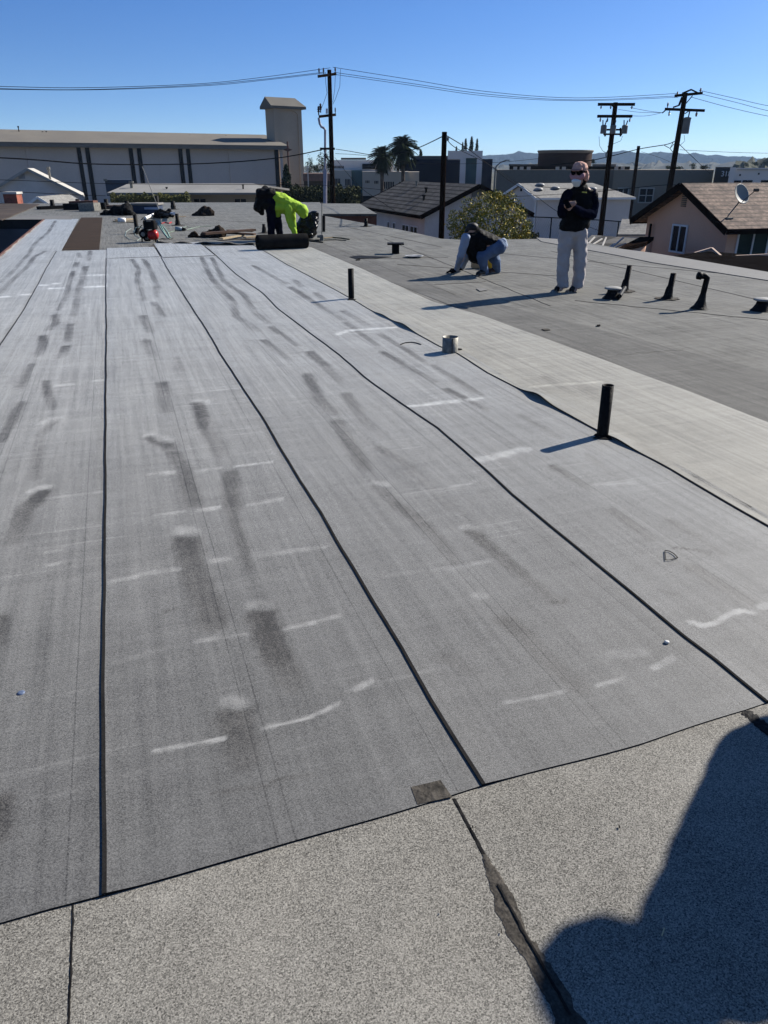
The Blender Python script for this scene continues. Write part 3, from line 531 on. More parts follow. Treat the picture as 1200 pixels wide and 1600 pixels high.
# ---------------------------------------------------------------- building kit
class Frame:
    """o: world origin on plan, dx: unit direction, dy: unit direction"""
    def __init__(s, o, dx): s.o = Vector((o.x, o.y, 0)); s.dx = Vector((dx.x, dx.y, 0)).normalized(); s.dy = Vector((-s.dx.y, s.dx.x, 0))
    def __call__(s, x, y, z): p = s.o+s.dx*x+s.dy*y; return Vector((p.x, p.y, z))
def fbox(mb, fr, x0, x1, y0, y1, z0, z1):
    p = [fr(x, y, z) for x in (x0, x1) for y in (y0, y1) for z in (z0, z1)]
    return mb.add(p, [(0, 1, 3, 2), (4, 6, 7, 5), (0, 4, 5, 1), (2, 3, 7, 6), (0, 2, 6, 4), (1, 5, 7, 3)])
def window(root, fr, x0, x1, y, z0, z1, mf=None, mg=None, bars=1, horiz=0, fw=0.05, depth=0.05, side=-1):
    """window on a wall lying along fr.x at fr.y = y, facing side*y"""
    a, b = sorted((y-0.002*side*-1, y+side*depth)); mf = mf or M_white; mg = mg or M_glassd
    mb = MB()
    fbox(mb, fr, x0, x1, a, b, z1-fw, z1); fbox(mb, fr, x0, x1, a, b, z0, z0+fw)
    fbox(mb, fr, x0, x0+fw, a, b, z0+fw, z1-fw); fbox(mb, fr, x1-fw, x1, a, b, z0+fw, z1-fw)
    for k in range(1, bars+1): xx = lerp(x0, x1, k/(bars+1)); fbox(mb, fr, xx-fw*.4, xx+fw*.4, a, b-0.004, z0+fw, z1-fw)
    for k in range(1, horiz+1): zz = lerp(z0, z1, k/(horiz+1)); fbox(mb, fr, x0+fw, x1-fw, a, b-0.006, zz-fw*.4, zz+fw*.4)
    wd = mb.build('window', mf, root)
    mb = MB(); a2, b2 = sorted((y, y+side*depth*0.3)); fbox(mb, fr, x0+fw*.9, x1-fw*.9, a2, b2, z0+fw*.9, z1-fw*.9); mb.build('pane', mg, wd)
    return wd
def gable_house(name, label, fr, L, Wd, z_e, z_r, mw, mr, mfas, z0=GZ, ov=0.4, th=0.14, hip_r=0.0, group=None, ridge_off=0.5):
    """ridge along fr.x (0..L), width along fr.y (0..Wd)"""
    root = thing(name, fr(L/2, Wd/2, z0), label, 'house', group)
    mb = MB(); yr = Wd*ridge_off
    P = [fr(0, 0, z0), fr(0, Wd, z0), fr(0, Wd, z_e), fr(0, yr, z_r-0.03), fr(0, 0, z_e)]
    xr = L-hip_r
    Q = [fr(L, 0, z0), fr(L, Wd, z0), fr(L, Wd, z_e), fr(xr, yr, z_r-0.03), fr(L, 0, z_e)]
    mb.add(P+Q, [(0, 1, 2, 3, 4), (9, 8, 7, 6, 5), (0, 4, 9, 5), (4, 3, 8, 9), (3, 2, 7, 8), (2, 1, 6, 7), (0, 5, 6, 1)])
    mb.build('wall', mw, root)
    mb = MB(); sl = (z_r-z_e)/yr; sl2 = (z_r-z_e)/(Wd-yr)
    a = -ov; b = L+ov if not hip_r else xr
    e0 = [fr(a, -ov, z_e-sl*ov), fr(L+ov, -ov, z_e-sl*ov), fr(b, yr, z_r), fr(a, yr, z_r)]
    e1 = [fr(a, Wd+ov, z_e-sl2*ov), fr(L+ov, Wd+ov, z_e-sl2*ov), fr(b, yr, z_r), fr(a, yr, z_r)]
    for e in (e0, e1):
        up = [p+Vector((0, 0, th)) for p in e]
        mb.add(e+up, [(0, 1, 2, 3), (4, 5, 6, 7), (0, 1, 5, 4), (1, 2, 6, 5), (2, 3, 7, 6), (3, 0, 4, 7)])
    if hip_r:
        e = [fr(L+ov, -ov, z_e-sl*ov), fr(L+ov, Wd+ov, z_e-sl2*ov), fr(xr, yr, z_r)]; up = [p+Vector((0, 0, th)) for p in e]
        mb.add(e+up, [(0, 1, 2), (3, 4, 5), (0, 1, 4, 3), (1, 2, 5, 4), (2, 0, 3, 5)])
    mb.build('roof', mr, root)
    mb = MB(); h_ = Vector((0, 0, th*0.5-0.03))
    for xx in ([a-0.012] if hip_r else [a-0.012, b+0.012]):
        mb.bar(fr(xx, -ov, z_e-sl*ov)+h_, fr(xx, yr, z_r)+h_, 0.03, th+0.10); mb.bar(fr(xx, Wd+ov, z_e-sl2*ov)+h_, fr(xx, yr, z_r)+h_, 0.03, th+0.10)
    mb.bar(fr(a, -ov-0.012, z_e-sl*ov)+h_, fr(L+ov, -ov-0.012, z_e-sl*ov)+h_, 0.03, th+0.04)
    mb.bar(fr(a, Wd+ov+0.012, z_e-sl2*ov)+h_, fr(L+ov, Wd+ov+0.012, z_e-sl2*ov)+h_, 0.03, th+0.04)
    mb.build('fascia', mfas, root)
    return root
def roof_pipe(root, p, h=0.5, r=0.05, name='vent_pipe', m=None):
    mb = MB(); mb.tube([p-Vector((0, 0, .1)), p+Vector((0, 0, h))], r, 8); mb.tube([p+Vector((0, 0, h*.8)), p+Vector((0, 0, h))], r*1.6, 8); return mb.build(name, m or M_galv, root)
def pxbox(root, name, m, u0, u1, v0, v1, Y, depth, zb=None):
    a, b = W(u0, 263, Y), W(u1, 263, Y); mb = MB(); fr = Frame(a, b-a); c_, d_ = W(u1, 263, Y+depth), W(u0, 263, Y+depth)
    mb.prism([a[:2], b[:2], c_[:2], d_[:2]], ZV(v1, Y) if zb is None else zb, ZV(v0, Y)); mb.build(name, m, root); return fr
def simple_building(name, label, cat, u, Y): return thing(name, W(u, 263, Y)*1.0-Vector((0, 0, H-GZ)), label, cat)

# ---- church with bell tower
A, B = W(-260, 263, 90), W(436, 263, 115); fr = Frame(A, B-A); L = (B-A).length
ch = thing('church', fr(L/2, 8, GZ), 'long lavender grey church hall with paired slit windows joined to a tall square bell tower', 'church')
ze = 4.05; mb = MB(); fbox(mb, fr, 0, L, 0, 16, GZ, ze+.24); mb.build('wall', M_church, ch)
mb = MB(); zr = 5.75
e = [fr(-1, -1.1, ze+0.05), fr(L+1.2, -1.1, ze+0.05), fr(L+1.2, 8, zr), fr(-1, 8, zr), fr(-1, 17, ze+0.05), fr(L+1.2, 17, ze+0.05)]
up = [p+Vector((0, 0, .35)) for p in e]
mb.add(e+up, [(0, 1, 2, 3), (3, 2, 5, 4), (6, 7, 8, 9), (9, 8, 11, 10), (0, 1, 7, 6), (4, 5, 11, 10), (1, 2, 8, 7), (2, 5, 11, 8), (0, 3, 9, 6), (3, 4, 10, 9)])
mb.build('roof', mat('taupe_church_roof', (0.15, 0.135, 0.11), 0.9, (0.125, 0.113, 0.095), 0.3, 0.06, 4), ch)
def xs_at(fr, u):    # where the view ray through column u meets the wall plane
    d = Vector((R2*(u-600)+F2*(FPX*CP-(263-800)*SP))); d.z = 0; o = fr.o; n = fr.dy
    t = o.dot(n)/d.dot(n); p = d*t; return (p-o).dot(fr.dx)
for u in (127.5, 140.5, 207.5, 220.5, 284, 296, 433):
    x = xs_at(fr, u); wd = 0.25 if u != 433 else 0.28
    f_ = window(ch, fr, x-wd, x+wd, 0, GZ+0.6, ze-0.12, mf=M_glassd, mg=M_glassd, bars=0, horiz=5, fw=0.04, depth=0.12)
for u in (48, 133.5, 213.5, 290, 361, 440):
    x = xs_at(fr, u); mb = MB(); fbox(mb, fr, x-0.22, x+0.22, -0.14, -0.003, GZ, ze-0.02); mb.build('pilaster', M_church, ch)
for u, h_ in ((48, .9), (86, .35), (92, .4), (322, .3), (380, .3)): roof_pipe(ch, fr(xs_at(fr, u), 6.5, ze+1.5), h_, .06, m=M_black)
for u in (90, 170, 250, 325, 400): mb = MB(); x = xs_at(fr, u); fbox(mb, fr, x-.03, x+.03, -.02, -.001, GZ, ze-.05); mb.build('panel_joint', M_church, ch)
mb = MB(); fbox(mb, fr, -1, L+1.2, -1.22, -1.1, ze-.12, ze+.18); mb.build('gutter', M_taupe, ch)
# tower
TA, TB = W(431.5, 263, 117), W(474, 263, 119.5); ft = Frame(TA, TB-TA); TL = (TB-TA).length
zt = ZV(167, 118)
mb = MB(); fbox(mb, ft, 0, TL, 0, TL*0.55, GZ, zt); mb.build('bell_tower', M_tower, ch)
mb = MB()   # raised surround leaving an arched panel
fbox(mb, ft, 0.02, 0.6, -0.18, -0.003, GZ, zt-0.02); fbox(mb, ft, TL-0.6, TL-0.02, -0.18, -0.003, GZ, zt-0.02)
n = 14; cx = TL/2; rr = (TL-1.2)/2; za = zt-0.35-rr*0.45
vs = []; 
for i in range(n+1):
    a = math.pi*i/n; x = cx-rr*math.cos(a); z = za+rr*0.45*math.sin(a)
    vs += [ft(x, -0.18, z), ft(x, -0.18, zt-0.02), ft(x, -0.003, z), ft(x, -0.003, zt-0.02)]
fs = []
for i in range(n): o = i*4; fs += [(o, o+1, o+5, o+4), (o, o+4, o+6, o+2), (o+1, o+3, o+7, o+5)]
mb.add(vs, fs); mb.build('arched_surround', M_tower, ch)
mb = MB(); q = 0.55; zc = ZV(166, 118); zp = ZV(154, 121)
c4 = [ft(-q, -q, zc), ft(TL+q, -q, zc), ft(TL+q, TL*.55+q, zc), ft(-q, TL*.55+q, zc)]; r2 = [ft(-q+.01, TL*.28, zp), ft(TL*0.95, TL*.28, zp)]
dn = [p-Vector((0, 0, .32)) for p in c4]
mb.add(c4+r2+dn, [(0, 1, 5, 4), (1, 2, 5), (2, 3, 4, 5), (3, 0, 4), (0, 1, 7, 6), (1, 2, 8, 7), (2, 3, 9, 8), (3, 0, 6, 9), (6, 7, 8, 9)])
mb.build('tower_roof', mat('taupe_tower_roof', (0.13, 0.12, 0.10), 0.9, (0.11, 0.10, 0.085), 0.5), ch)
Yc = 106; mb = MB(); p = W(451, 263, Yc); mb.box((p.x, p.y, (GZ+ZV(221, Yc))/2), (0.09, 0.09, (ZV(221, Yc)-GZ)/2), (R2, F2, UP))
o_ = MB(); 
cr = thing('cross', (p.x, p.y, GZ), 'tall thin rust brown cross standing in front of the bell tower', 'cross')
mb.build('upright', M_fascia, cr); mb = MB()
zc = ZV(234, Yc)
for sgn in (-1, 1): mb.add([p+R2*sgn*0.09+Vector((0, 0, zc-p.z+.18)), p+R2*sgn*0.09+Vector((0, 0, zc-p.z-.18)), p+R2*sgn*0.62+Vector((0, 0, zc-p.z)), p+R2*sgn*0.09+F2*.1+Vector((0, 0, zc-p.z+.18)), p+R2*sgn*0.09+F2*.1+Vector((0, 0, zc-p.z-.18)), p+R2*sgn*0.62+F2*.1+Vector((0, 0, zc-p.z))], [(0, 1, 2), (3, 5, 4), (0, 3, 4, 1), (1, 4, 5, 2), (2, 5, 3, 0)])
mb.build('crossbar', M_fascia, cr)

# ---- white gabled house at far left
Y0 = 74; o = W(-42, 263, Y0); fr = Frame(o, wrl(1, 0, 0)); wid = (W(117, 263, Y0)-W(-20, 263, Y0)).length
fr = Frame(W(117, 263, Y0), (F2*0.935-R2*0.355))      # ridge runs away from the camera; fr.y then points left
wh = gable_house('gabled_house', 'pale grey gabled house with a lit eave below the church wall at left', fr, 12, wid, ZV(305, Y0), ZV(265, Y0), M_stucco_w, mat('pale_eave_roof', (.42, .40, .36), .8), mat('pale_eave', (.34, .32, .29), .8), ov=0.45, th=0.12)
mb = MB(); fbox(mb, fr, -0.06, -0.003, wid*.5+0.3, wid*.5+0.85, ZV(279, Y0), ZV(271, Y0)); mb.build('attic_vent', mat('grey_louvre', (0.3, 0.3, 0.32), 0.8), wh)
roof_pipe(wh, W(79, 283, Y0+1.0), 1.2, 0.1)
Y0 = 52; fr = Frame(W(70, 263, Y0), F2)
gable_house('small_gabled_shed', 'small pale grey gable peeking over the weathered roof beside the brick chimney', fr, 5, (W(64, 263, Y0)-W(33, 263, Y0)).length*1.2, ZV(321, Y0), ZV(308.5, Y0), M_stucco_w, M_shingle2, M_white, ov=.15, th=.06)
q = W(22, 318, 40); cb = thing('brick_chimney', (q.x, q.y, GZ), 'red brick chimney with a pale edge at far left', 'chimney')
mb = MB(); mb.box((q.x, q.y, (GZ+ZV(303, 40))/2), (0.33, 0.3, (ZV(303, 40)-GZ)/2), (R2, F2, UP)); mb.build('stack', M_brick, cb)
mb = MB(); mb.box((q.x, q.y, ZV(303, 40)+0.05), (0.37, 0.34, 0.05), (R2, F2, UP)); mb.build('cap', M_conc, cb)

# ---- low tan apartment block
Y0 = 62; fr = Frame(W(163, 263, Y0), W(402, 263, Y0)-W(163, 263, Y0)); L = (W(402, 263, Y0)-W(163, 263, Y0)).length
ta = thing('low_apartment_block', fr(L/2, 4, GZ), 'long low tan block with a pale grey low pitched roof in front of the church', 'building')
mb = MB(); fbox(mb, fr, 0.3, L+0.3, 0.8, 9, GZ, ZV(304, Y0)-.02); mb.build('wall', M_stucco_t, ta)
mb = MB(); z1 = ZV(304, Y0); z2 = ZV(289.5, Y0+5)
e = [fr(0, -.2, z1), fr(L+1.6, -.2, z1), fr(L-1.2, 5, z2), fr(0.1, 5, z2), fr(L+1.6, 9.8, z1), fr(0, 9.8, z1)]; up = [p+Vector((0, 0, .14)) for p in e]
mb.add(e+up, [(0, 1, 2, 3), (3, 2, 4, 5), (6, 7, 8, 9), (9, 8, 10, 11), (0, 1, 7, 6), (1, 2, 8, 7), (2, 4, 10, 8), (4, 5, 11, 10), (5, 3, 9, 11), (3, 0, 6, 9)])
mb.build('roof', mat('pale_flat_roofing', (0.22, 0.215, 0.20), 0.9, (0.17, 0.165, 0.155), 0.4, 0.08, 6), ta)
fr2 = fr
for u0, u1 in ((297, 318), (362, 382)):
    x0, x1 = xs_at(Frame(fr(0, .8, 0), fr.dx), u0), xs_at(Frame(fr(0, .8, 0), fr.dx), u1)
    window(ta, fr, x0, x1, 0.8, ZV(322, Y0+.8), ZV(309.5, Y0+.8), mf=M_stucco_t, bars=1, fw=.06)
for u, vv in ((189, 302), (261, 299), (380, 295)): roof_pipe(ta, W(u, vv, Y0+1.8), 0.32, 0.06, m=M_black)
roof_pipe(ta, W(206, 293, Y0+2.4), 0.45, 0.12)
Y1 = 72; ac = thing('rooftop_unit', W(181, 292, Y1), 'dark slate blue rooftop unit above the tan block roof', 'roof unit')
pxbox(ac, 'cabinet', mat('slate_blue_metal', (0.06, 0.075, 0.10), 0.6, (0.045, 0.058, 0.08), 1), 161, 203, 281, 306, Y1, 2.0)
pxbox(ac, 'lid', M_galv, 159, 165, 279.5, 283, Y1-.4, .4)

# ---- white modern block with the teal corner
def slits(root, u0, u1, n, v0, v1, Y, gap=0.45):
    for i in range(n):
        a = lerp(u0, u1, i/n); b = lerp(u0, u1, (i+1-gap)/n)
        mb = MB(); p, q = W(a, 263, Y), W(b, 263, Y); f_ = Frame(p, q-p); fbox(mb, f_, 0, (q-p).length, -0.05, -0.003, ZV(v1, Y), ZV(v0, Y)); mb.build('window', M_glassd, root)
Y0 = 100
md = simple_building('modern_building', 'white stepped modern block with a teal glazed corner behind the utility pole', 'building', 570, Y0)
pxbox(md, 'wall', M_modern, 516, 549, 266, 340, Y0, 10, GZ); pxbox(md, 'glazed_corner', M_teal, 549.05, 566, 266, 302, Y0+.5, 9)
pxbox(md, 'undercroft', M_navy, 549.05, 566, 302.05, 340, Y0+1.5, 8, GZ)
pxbox(md, 'wall', M_modern, 566.05, 638, 268, 306, Y0-2, 10); pxbox(md, 'wall', M_modern, 638.05, 655, 268.5, 306, Y0-1, 9)
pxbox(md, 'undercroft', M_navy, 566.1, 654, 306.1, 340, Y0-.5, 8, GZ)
pxbox(md, 'upper_storey', M_bwhite, 516, 592, 250, 268, Y0+4, 8); 
pxbox(md, 'terrace_screen', M_glassd, 566, 586, 256, 264, Y0+3.8, .15)
pxbox(md, 'roof_slab', M_taupe2, 533, 572, 246.5, 249, Y0+7, 5)
slits(md, 522, 538, 8, 259, 263, Y0+4); slits(md, 520, 532, 5, 279, 289, Y0); slits(md, 539, 548, 4, 280, 290, Y0); slits(md, 571, 578, 3, 282, 286, Y0-2); slits(md, 585, 592, 3, 282.5, 287, Y0-2)
slits(md, 600, 617, 5, 284, 295, Y0-2); slits(md, 624, 637, 4, 284, 290, Y0-2)
pxbox(md, 'roof_unit', M_bwhite, 605, 614, 249.5, 268, Y0+1, 1); pxbox(md, 'roof_unit', M_galv, 594, 603, 258, 268, Y0, 1); pxbox(md, 'roof_unit', M_galv, 602, 611, 263, 268, Y0-1.5, .6); pxbox(md, 'roof_unit', M_galv, 620, 624, 262, 268, Y0-1.5, .6)
Y0 = 125
nv = simple_building('navy_block', 'long dark navy flat fronted block behind the palms', 'building', 680, Y0)
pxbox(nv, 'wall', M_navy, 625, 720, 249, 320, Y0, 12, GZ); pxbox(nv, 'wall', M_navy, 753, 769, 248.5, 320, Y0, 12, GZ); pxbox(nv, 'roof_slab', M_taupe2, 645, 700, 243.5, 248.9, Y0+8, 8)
Y0 = 115
fb = simple_building('framed_tower_block', 'bluish white cubic block framing a tall teal window, three cypresses above it', 'building', 726, Y0)
pxbox(fb, 'wall', M_bwhite, 699, 727, 235.5, 249, Y0, 8); pxbox(fb, 'wall', M_bwhite, 718.5, 727.5, 249.02, 320, Y0, 8, GZ); pxbox(fb, 'wall', M_bwhite, 744.5, 753, 235.5, 320, Y0, 8, GZ); pxbox(fb, 'lintel', M_bwhite, 727.05, 744.45, 235.5, 247, Y0, 8)
pxbox(fb, 'tall_window', M_teal, 727.55, 744.45, 247.02, 300, Y0+.8, .3)
# ---- taupe commercial building with curved brown drum
A, B = W(776, 263, 92), W(1123, 263, 92); Y0 = 92
cm = simple_building('taupe_commercial_building', 'wide taupe commercial building with a curved brown rooftop drum and dark windows', 'building', 900, Y0)
pxbox(cm, 'wall', M_taupe, 776, 960, 265.3, 345, Y0, 25, GZ); pxbox(cm, 'wall', mat('beige_wall', (0.26, 0.21, 0.155), 0.92, (0.22, 0.18, 0.135), 0.15), 960.05, 1116, 265.3, 345, Y0-.6, 25, GZ)
fr = Frame(W(960, 263, Y0-.6), R2)
for u0, u1 in ((969, 987), (1003, 1027), (1051, 1064)):
    x0 = (W(u0, 263, Y0-.6)-fr.o).dot(R2); x1 = (W(u1, 263, Y0-.6)-fr.o).dot(R2)
    window(cm, fr, x0, x1, 0, ZV(317, Y0), ZV(293, Y0), mf=M_modern, bars=1 if u1-u0 > 15 else 0, horiz=1, fw=.12, depth=.1)
mb = MB(); Yd = 112; c_ = W(881, 263, Yd); rad = (W(923, 263, Yd)-W(840, 263, Yd)).length/2
mb.lathe((c_.x, c_.y, 0), [(rad*.985, ZV(265, Yd)-1.5), (rad*.985, ZV(239.5, Yd))], 40); mb.build('drum', mat('dark_brown_drum', (0.045, 0.026, 0.02), 0.9, (0.035, 0.02, 0.016), .3), cm, True)
mb = MB(); mb.lathe((c_.x, c_.y, 0), [(0, ZV(235, Yd)), (rad*1.02, ZV(235, Yd)), (rad*1.03, ZV(236.5, Yd)), (rad*.99, ZV(239.6, Yd)), (0, ZV(239.6, Yd))], 40); mb.build('drum_roof', M_taupe, cm)
pxbox(cm, 'roof_parapet', M_taupe2, 795, 840, 256.5, 259.5, Y0+5, 6); pxbox(cm, 'roof_screen', M_dkbrown, 796, 925, 259.6, 265, Y0+6, 5); pxbox(cm, 'roof_parapet', M_taupe, 925, 962, 256.5, 260, Y0+5, 6); pxbox(cm, 'roof_screen', M_dkbrown, 925.1, 984, 260.1, 265, Y0+6, 5)
for u in (802, 812, 823, 868, 878, 960, 970): pxbox(cm, 'roof_unit', M_modern, u, u+6, 260.5, 265.2, Y0+4, 1)
Y0 = 84
nb = simple_building('dark_taupe_block', 'dark taupe wall with pale numerals high on it, above the tan shingled roof', 'building', 1130, Y0)
pxbox(nb, 'wall', M_taupe2, 1118, 1145, 261, 345, Y0, 12, GZ)
cu = bpy.data.curves.new('numerals', 'FONT'); cu.body = '318'; cu.size = 0.72; cu.extrude = 0.03; cu.align_x = 'CENTER'
t0 = bpy.data.objects.new('numerals', cu); C.objects.link(t0); dg = bpy.context.evaluated_depsgraph_get()
me = bpy.data.meshes.new_from_object(t0.evaluated_get(dg)); bpy.data.objects.remove(t0)
p = W(1134, 275.5, Y0-.06); M4 = Matrix((R2, UP, -F2)).transposed().to_4x4(); me.transform(M4); me.transform(Matrix.Translation(p-nb.location)); me.materials.append(M_white)
t1 = bpy.data.objects.new('numerals', me); C.objects.link(t1); t1.parent = nb
Y0 = 78
gb = simple_building('grey_white_block', 'grey white commercial block with dark openings at the far right edge', 'building', 1180, Y0)
pxbox(gb, 'wall', M_bwhite, 1143, 1260, 262.5, 345, Y0, 12, GZ); pxbox(gb, 'pier', M_bwhite, 1141, 1150, 261.5, 345, Y0-.5, .49, GZ)
slits(gb, 1157, 1161, 1, 272, 275, Y0); slits(gb, 1151, 1162, 1, 282, 290, Y0, .05); slits(gb, 1164, 1180, 2, 281.5, 290, Y0, .08); slits(gb, 1193, 1230, 3, 281.5, 290, Y0, .08); slits(gb, 1186, 1190, 1, 270, 273, Y0)
pxbox(gb, 'band', M_modern, 1152, 1260, 264, 266, Y0-.1, .09)

# ---- grey shingled house behind the roof edge, window wall facing left
e1 = Vector((1.95, 38)); dr = Vector((-3.15, 9.5)).normalized(); L = 10.0; Wd = 5.3
fr = Frame(cw(e1.x+dr.x*L, e1.y+dr.y*L), wrl(-dr.x, -dr.y, 0))   # x from the far end towards us, y to the right
gh = gable_house('grey_shingle_house', 'pale house with a dark grey shingle roof and narrow windows behind the brown pole', fr, L, Wd, ZV(334, 38), ZV(291, 39), M_stucco_w, M_shingle, M_dkbrown, ov=0.35, th=0.10)
ff = Frame(fr(0, 0, 0), fr.dx)
for u0, u1, v0, v1 in ((606, 609.5, 337, 360), (615, 619, 339, 361), (630, 641, 342, 366), (643, 655, 344, 369)):
    x0, x1 = xs_at(ff, u0), xs_at(ff, u1); Yw = 40
    window(gh, fr, min(x0, x1), max(x0, x1), 0, -2.05, -1.0, bars=1 if u1-u0 > 6 else 0, fw=.05)
fg = Frame(fr(L, 0, 0), fr.dy)
mb = MB(); fbox(mb, fg, Wd/2-.25, Wd/2+.25, -0.06, -0.003, ZV(308, 39), ZV(296, 39)); mb.build('attic_vent', mat('grey_louvre2', (0.2, 0.2, 0.19), .8), gh)
for t_, y_ in ((3.0, 2.2), (6.0, 1.6), (7.5, 0.9)): roof_pipe(gh, fr(t_, y_, ZV(334, 38)+(y_/(Wd/2))*(ZV(291, 39)-ZV(334, 38))), .35, .06, m=M_galv if t_ == 3 else M_black)
mb = MB(); 
q0, q1 = fr(L+.06, .7, -2.3), fr(L+.06, 1.2, -1.5)
fbox(mb, fr, L+.003, L+.3, 3.6, 4.3, -2.5, -1.7); mb.build('wall_unit', M_taupe2, gh)

# ---- pale house with skylights
o = cw(11.5, 60); fr = Frame(o, wrl(.98, .2, 0))
ph = gable_house('skylight_house', 'pale grey walled house with white domed skylights on its light shingle roof', fr, 7.6, 7.0, ZV(310, 60), ZV(289, 62), M_stucco_w, M_shingle2, M_white, ov=0.25, th=0.10, hip_r=1.6)
zE, zR = ZV(310, 60), ZV(289, 62)
for x_, y_ in ((0.7, 1.7), (1.3, 2.9), (2.2, 2.0), (5.2, 1.8)):
    c_ = fr(x_, y_, zE+(y_/3.5)*(zR-zE)+.1); mb = MB(); mb.lathe(c_, [(0.34, 0), (0.34, .07), (0.27, .13), (0.15, .17), (0, .18)], 14); mb.build('skylight', mat('frosted_dome', (.24, .24, .23), .5), ph, True)
mb = MB(); fbox(mb, fr, -0.05, -.003, 3.3, 3.6, ZV(299, 63), ZV(292, 63)); mb.build('attic_vent', M_dkbrown, ph)
mb = MB(); mb.tube([fr(-.1, .1, zE), fr(-.1, .1, GZ)], 0.05, 6); mb.build('downpipe', M_white, ph)

# ---- peach house at the right
o = cw(11.35, 26); e = Vector((-1.25, 4.2)).normalized(); Wd = 4.5
dxr = Vector((e.y, -e.x))    # ridge direction: right and away
if dxr.x < 0: dxr = -dxr
fr = Frame(o, wrl(dxr.x, dxr.y, 0))
zE, zR = ZV(351, 26), ZV(292, 28)
pe = gable_house('peach_house', 'peach stucco house with tan shingled gable roof and dark brown eaves at right', fr, 11, Wd, zE, zR, M_stucco_p, M_shingleb, M_dkbrown, ov=0.45, th=0.12)
fg = Frame(fr(0, 0, 0), fr.dy)   # along the gable wall
def xg(u, ff): return xs_at(ff, u)
a_, b_ = xg(1066, fg), xg(1091, fg)
fgr = Frame(fr(0, 0, 0), fr.dy)
x0, x1 = sorted((a_, b_))
window(pe, fgr, x0, x1, 0, ZV(400, 27.3), ZV(354, 27.3), bars=1, fw=.06, side=1, mg=M_glassd)
x0 = xs_at(Frame(fr(0, 0, 0), fr.dx), 1172)
window(pe, fr, x0, x0+1.3, 0, ZV(405, 26.3), ZV(359, 26.3), bars=1, fw=.06, side=-1, mg=M_glassg)
mb = MB()
xc = xg(1078, fg)
for k in range(7): fbox(mb, fgr, xc-.11, xc+.11, 0.003, .06, ZV(324-k*3.1, 27.8), ZV(322.4-k*3.1, 27.8))
mb.build('attic_vent', M_taupe, pe)
mb = MB(); xc = xg(1034, fg); mb.tube([fgr(xc, .12, ZV(352, 29)), fgr(xc, .12, GZ)], .045, 6); mb.build('downpipe', M_dkbrown, pe)
# satellite dish on the corner of the roof
dp = W(1137, 341, 26.2); dish = thing('satellite_dish', dp, 'grey satellite dish on a thin mast at the near roof corner of the peach house', 'satellite dish')
tp = W(1158, 312, 26.2); mb = MB(); mb.tube([dp, dp+Vector((0, 0, .08)), tp], .022, 6); mb.box(dp, (.12, .12, .02)); mb.build('mast', M_galv, dish)
ctr = W(1159, 303, 26.1); ax = (-F2*0.9-R2*0.35+UP*0.25).normalized(); ax = (R2*0.55-F2*.75+UP*.3).normalized()
mb = MB(); ax = (R2*.42-F2*.78+UP*.42).normalized(); rr = 0.33; mb.lathe(ctr, [(0.0, -.06), (rr*.5, -.045), (rr*.85, -.012), (rr, .015), (rr*1.01, .005), (rr*.85, -.03), (rr*.5, -.063), (0, -.08)], 24, ax); mb.build('reflector', mat('dish_grey', (0.28, 0.28, 0.25), .6), dish, True)
mb = MB(); h_ = W(1181, 297, 25.9); mb.tube([ctr-UP*rr*.9, h_], .014, 6); mb.tube([h_-R2*.06, h_+R2*.09], .05, 8); mb.build('feed_arm', M_taupe2, dish)

# ---- low roofs between
def quad_roof(name, pts, th, m, label, cat, wm=None):
    root = thing(name, Vector((sum(p.x for p in pts)/len(pts), sum(p.y for p in pts)/len(pts), GZ)), label, cat)
    mb = MB(); n = len(pts); dn = [p-Vector((0, 0, th)) for p in pts]
    mb.add(list(pts)+dn, [tuple(range(n)), tuple(range(n, 2*n))]+[(i, (i+1) % n, n+(i+1) % n, n+i) for i in range(n)]); mb.build('roof', m, root)
    if wm:
        c_ = sum((Vector(p) for p in pts), Vector())/n; ins = [c_.lerp(p, .94) for p in pts]; mb = MB()
        mb.add([Vector((p.x, p.y, p.z-th-.01)) for p in ins]+[Vector((p.x, p.y, GZ)) for p in ins], [tuple(range(n)), tuple(range(n, 2*n))]+[(i, (i+1) % n, n+(i+1) % n, n+i) for i in range(n)]); mb.build('wall', wm, root)
    return root
quad_roof('low_shed', [W(905, 384, 31), W(960, 392, 30), W(1004, 373, 33), W(925, 367, 37)], .12, M_shingle, 'low grey shingled shed roof at the foot of the utility pole', 'shed', M_wallgrey)
quad_roof('porch_roof', [W(957, 392, 24), W(1010, 378, 25.5), W(1022, 370, 28.5), W(1000, 370, 28.5)], .12, M_dkbrown, 'dark brown lean-to eave beside the peach house gable', 'porch', M_stucco_p)
quad_roof('carport_roof', [W(1053, 400, 22.5), W(1240, 450, 17.5), W(1260, 405, 22.5), W(1100, 392, 24.3)], .12, mat('shaded_carport_felt', (0.006, 0.005, 0.005), .95, (0.010, 0.009, 0.009), 2, spec=0.0), 'dark flat carport roof in shadow below the peach house windows', 'carport', M_dkbrown)  # dark felt lowered to near black, shade on the carport painted into its colour
mb = MB(); mb.bar(W(1085, 396, 23.7), W(1112, 388, 24.0), .06, .06); mb.bar(W(1112, 388, 24.0), W(1128, 402, 23.0), .06, .06); mb.bar(W(1128, 402, 23), W(1230, 397, 23.6), .07, .07)
one(mb, 'cable_conduit', mat('peach_trim', (0.45, 0.33, 0.26), .8), 'thin peach trim line running over the dark carport roof', 'trim')
q = quad_roof('white_canopy', [W(965, 366, 44), W(1012, 366, 44), W(1012, 342, 46), W(972, 342, 46)], .1, M_shingle2, 'greyish corrugated canopy between the pale house and the peach house', 'canopy', M_stucco_w)
mb = MB()
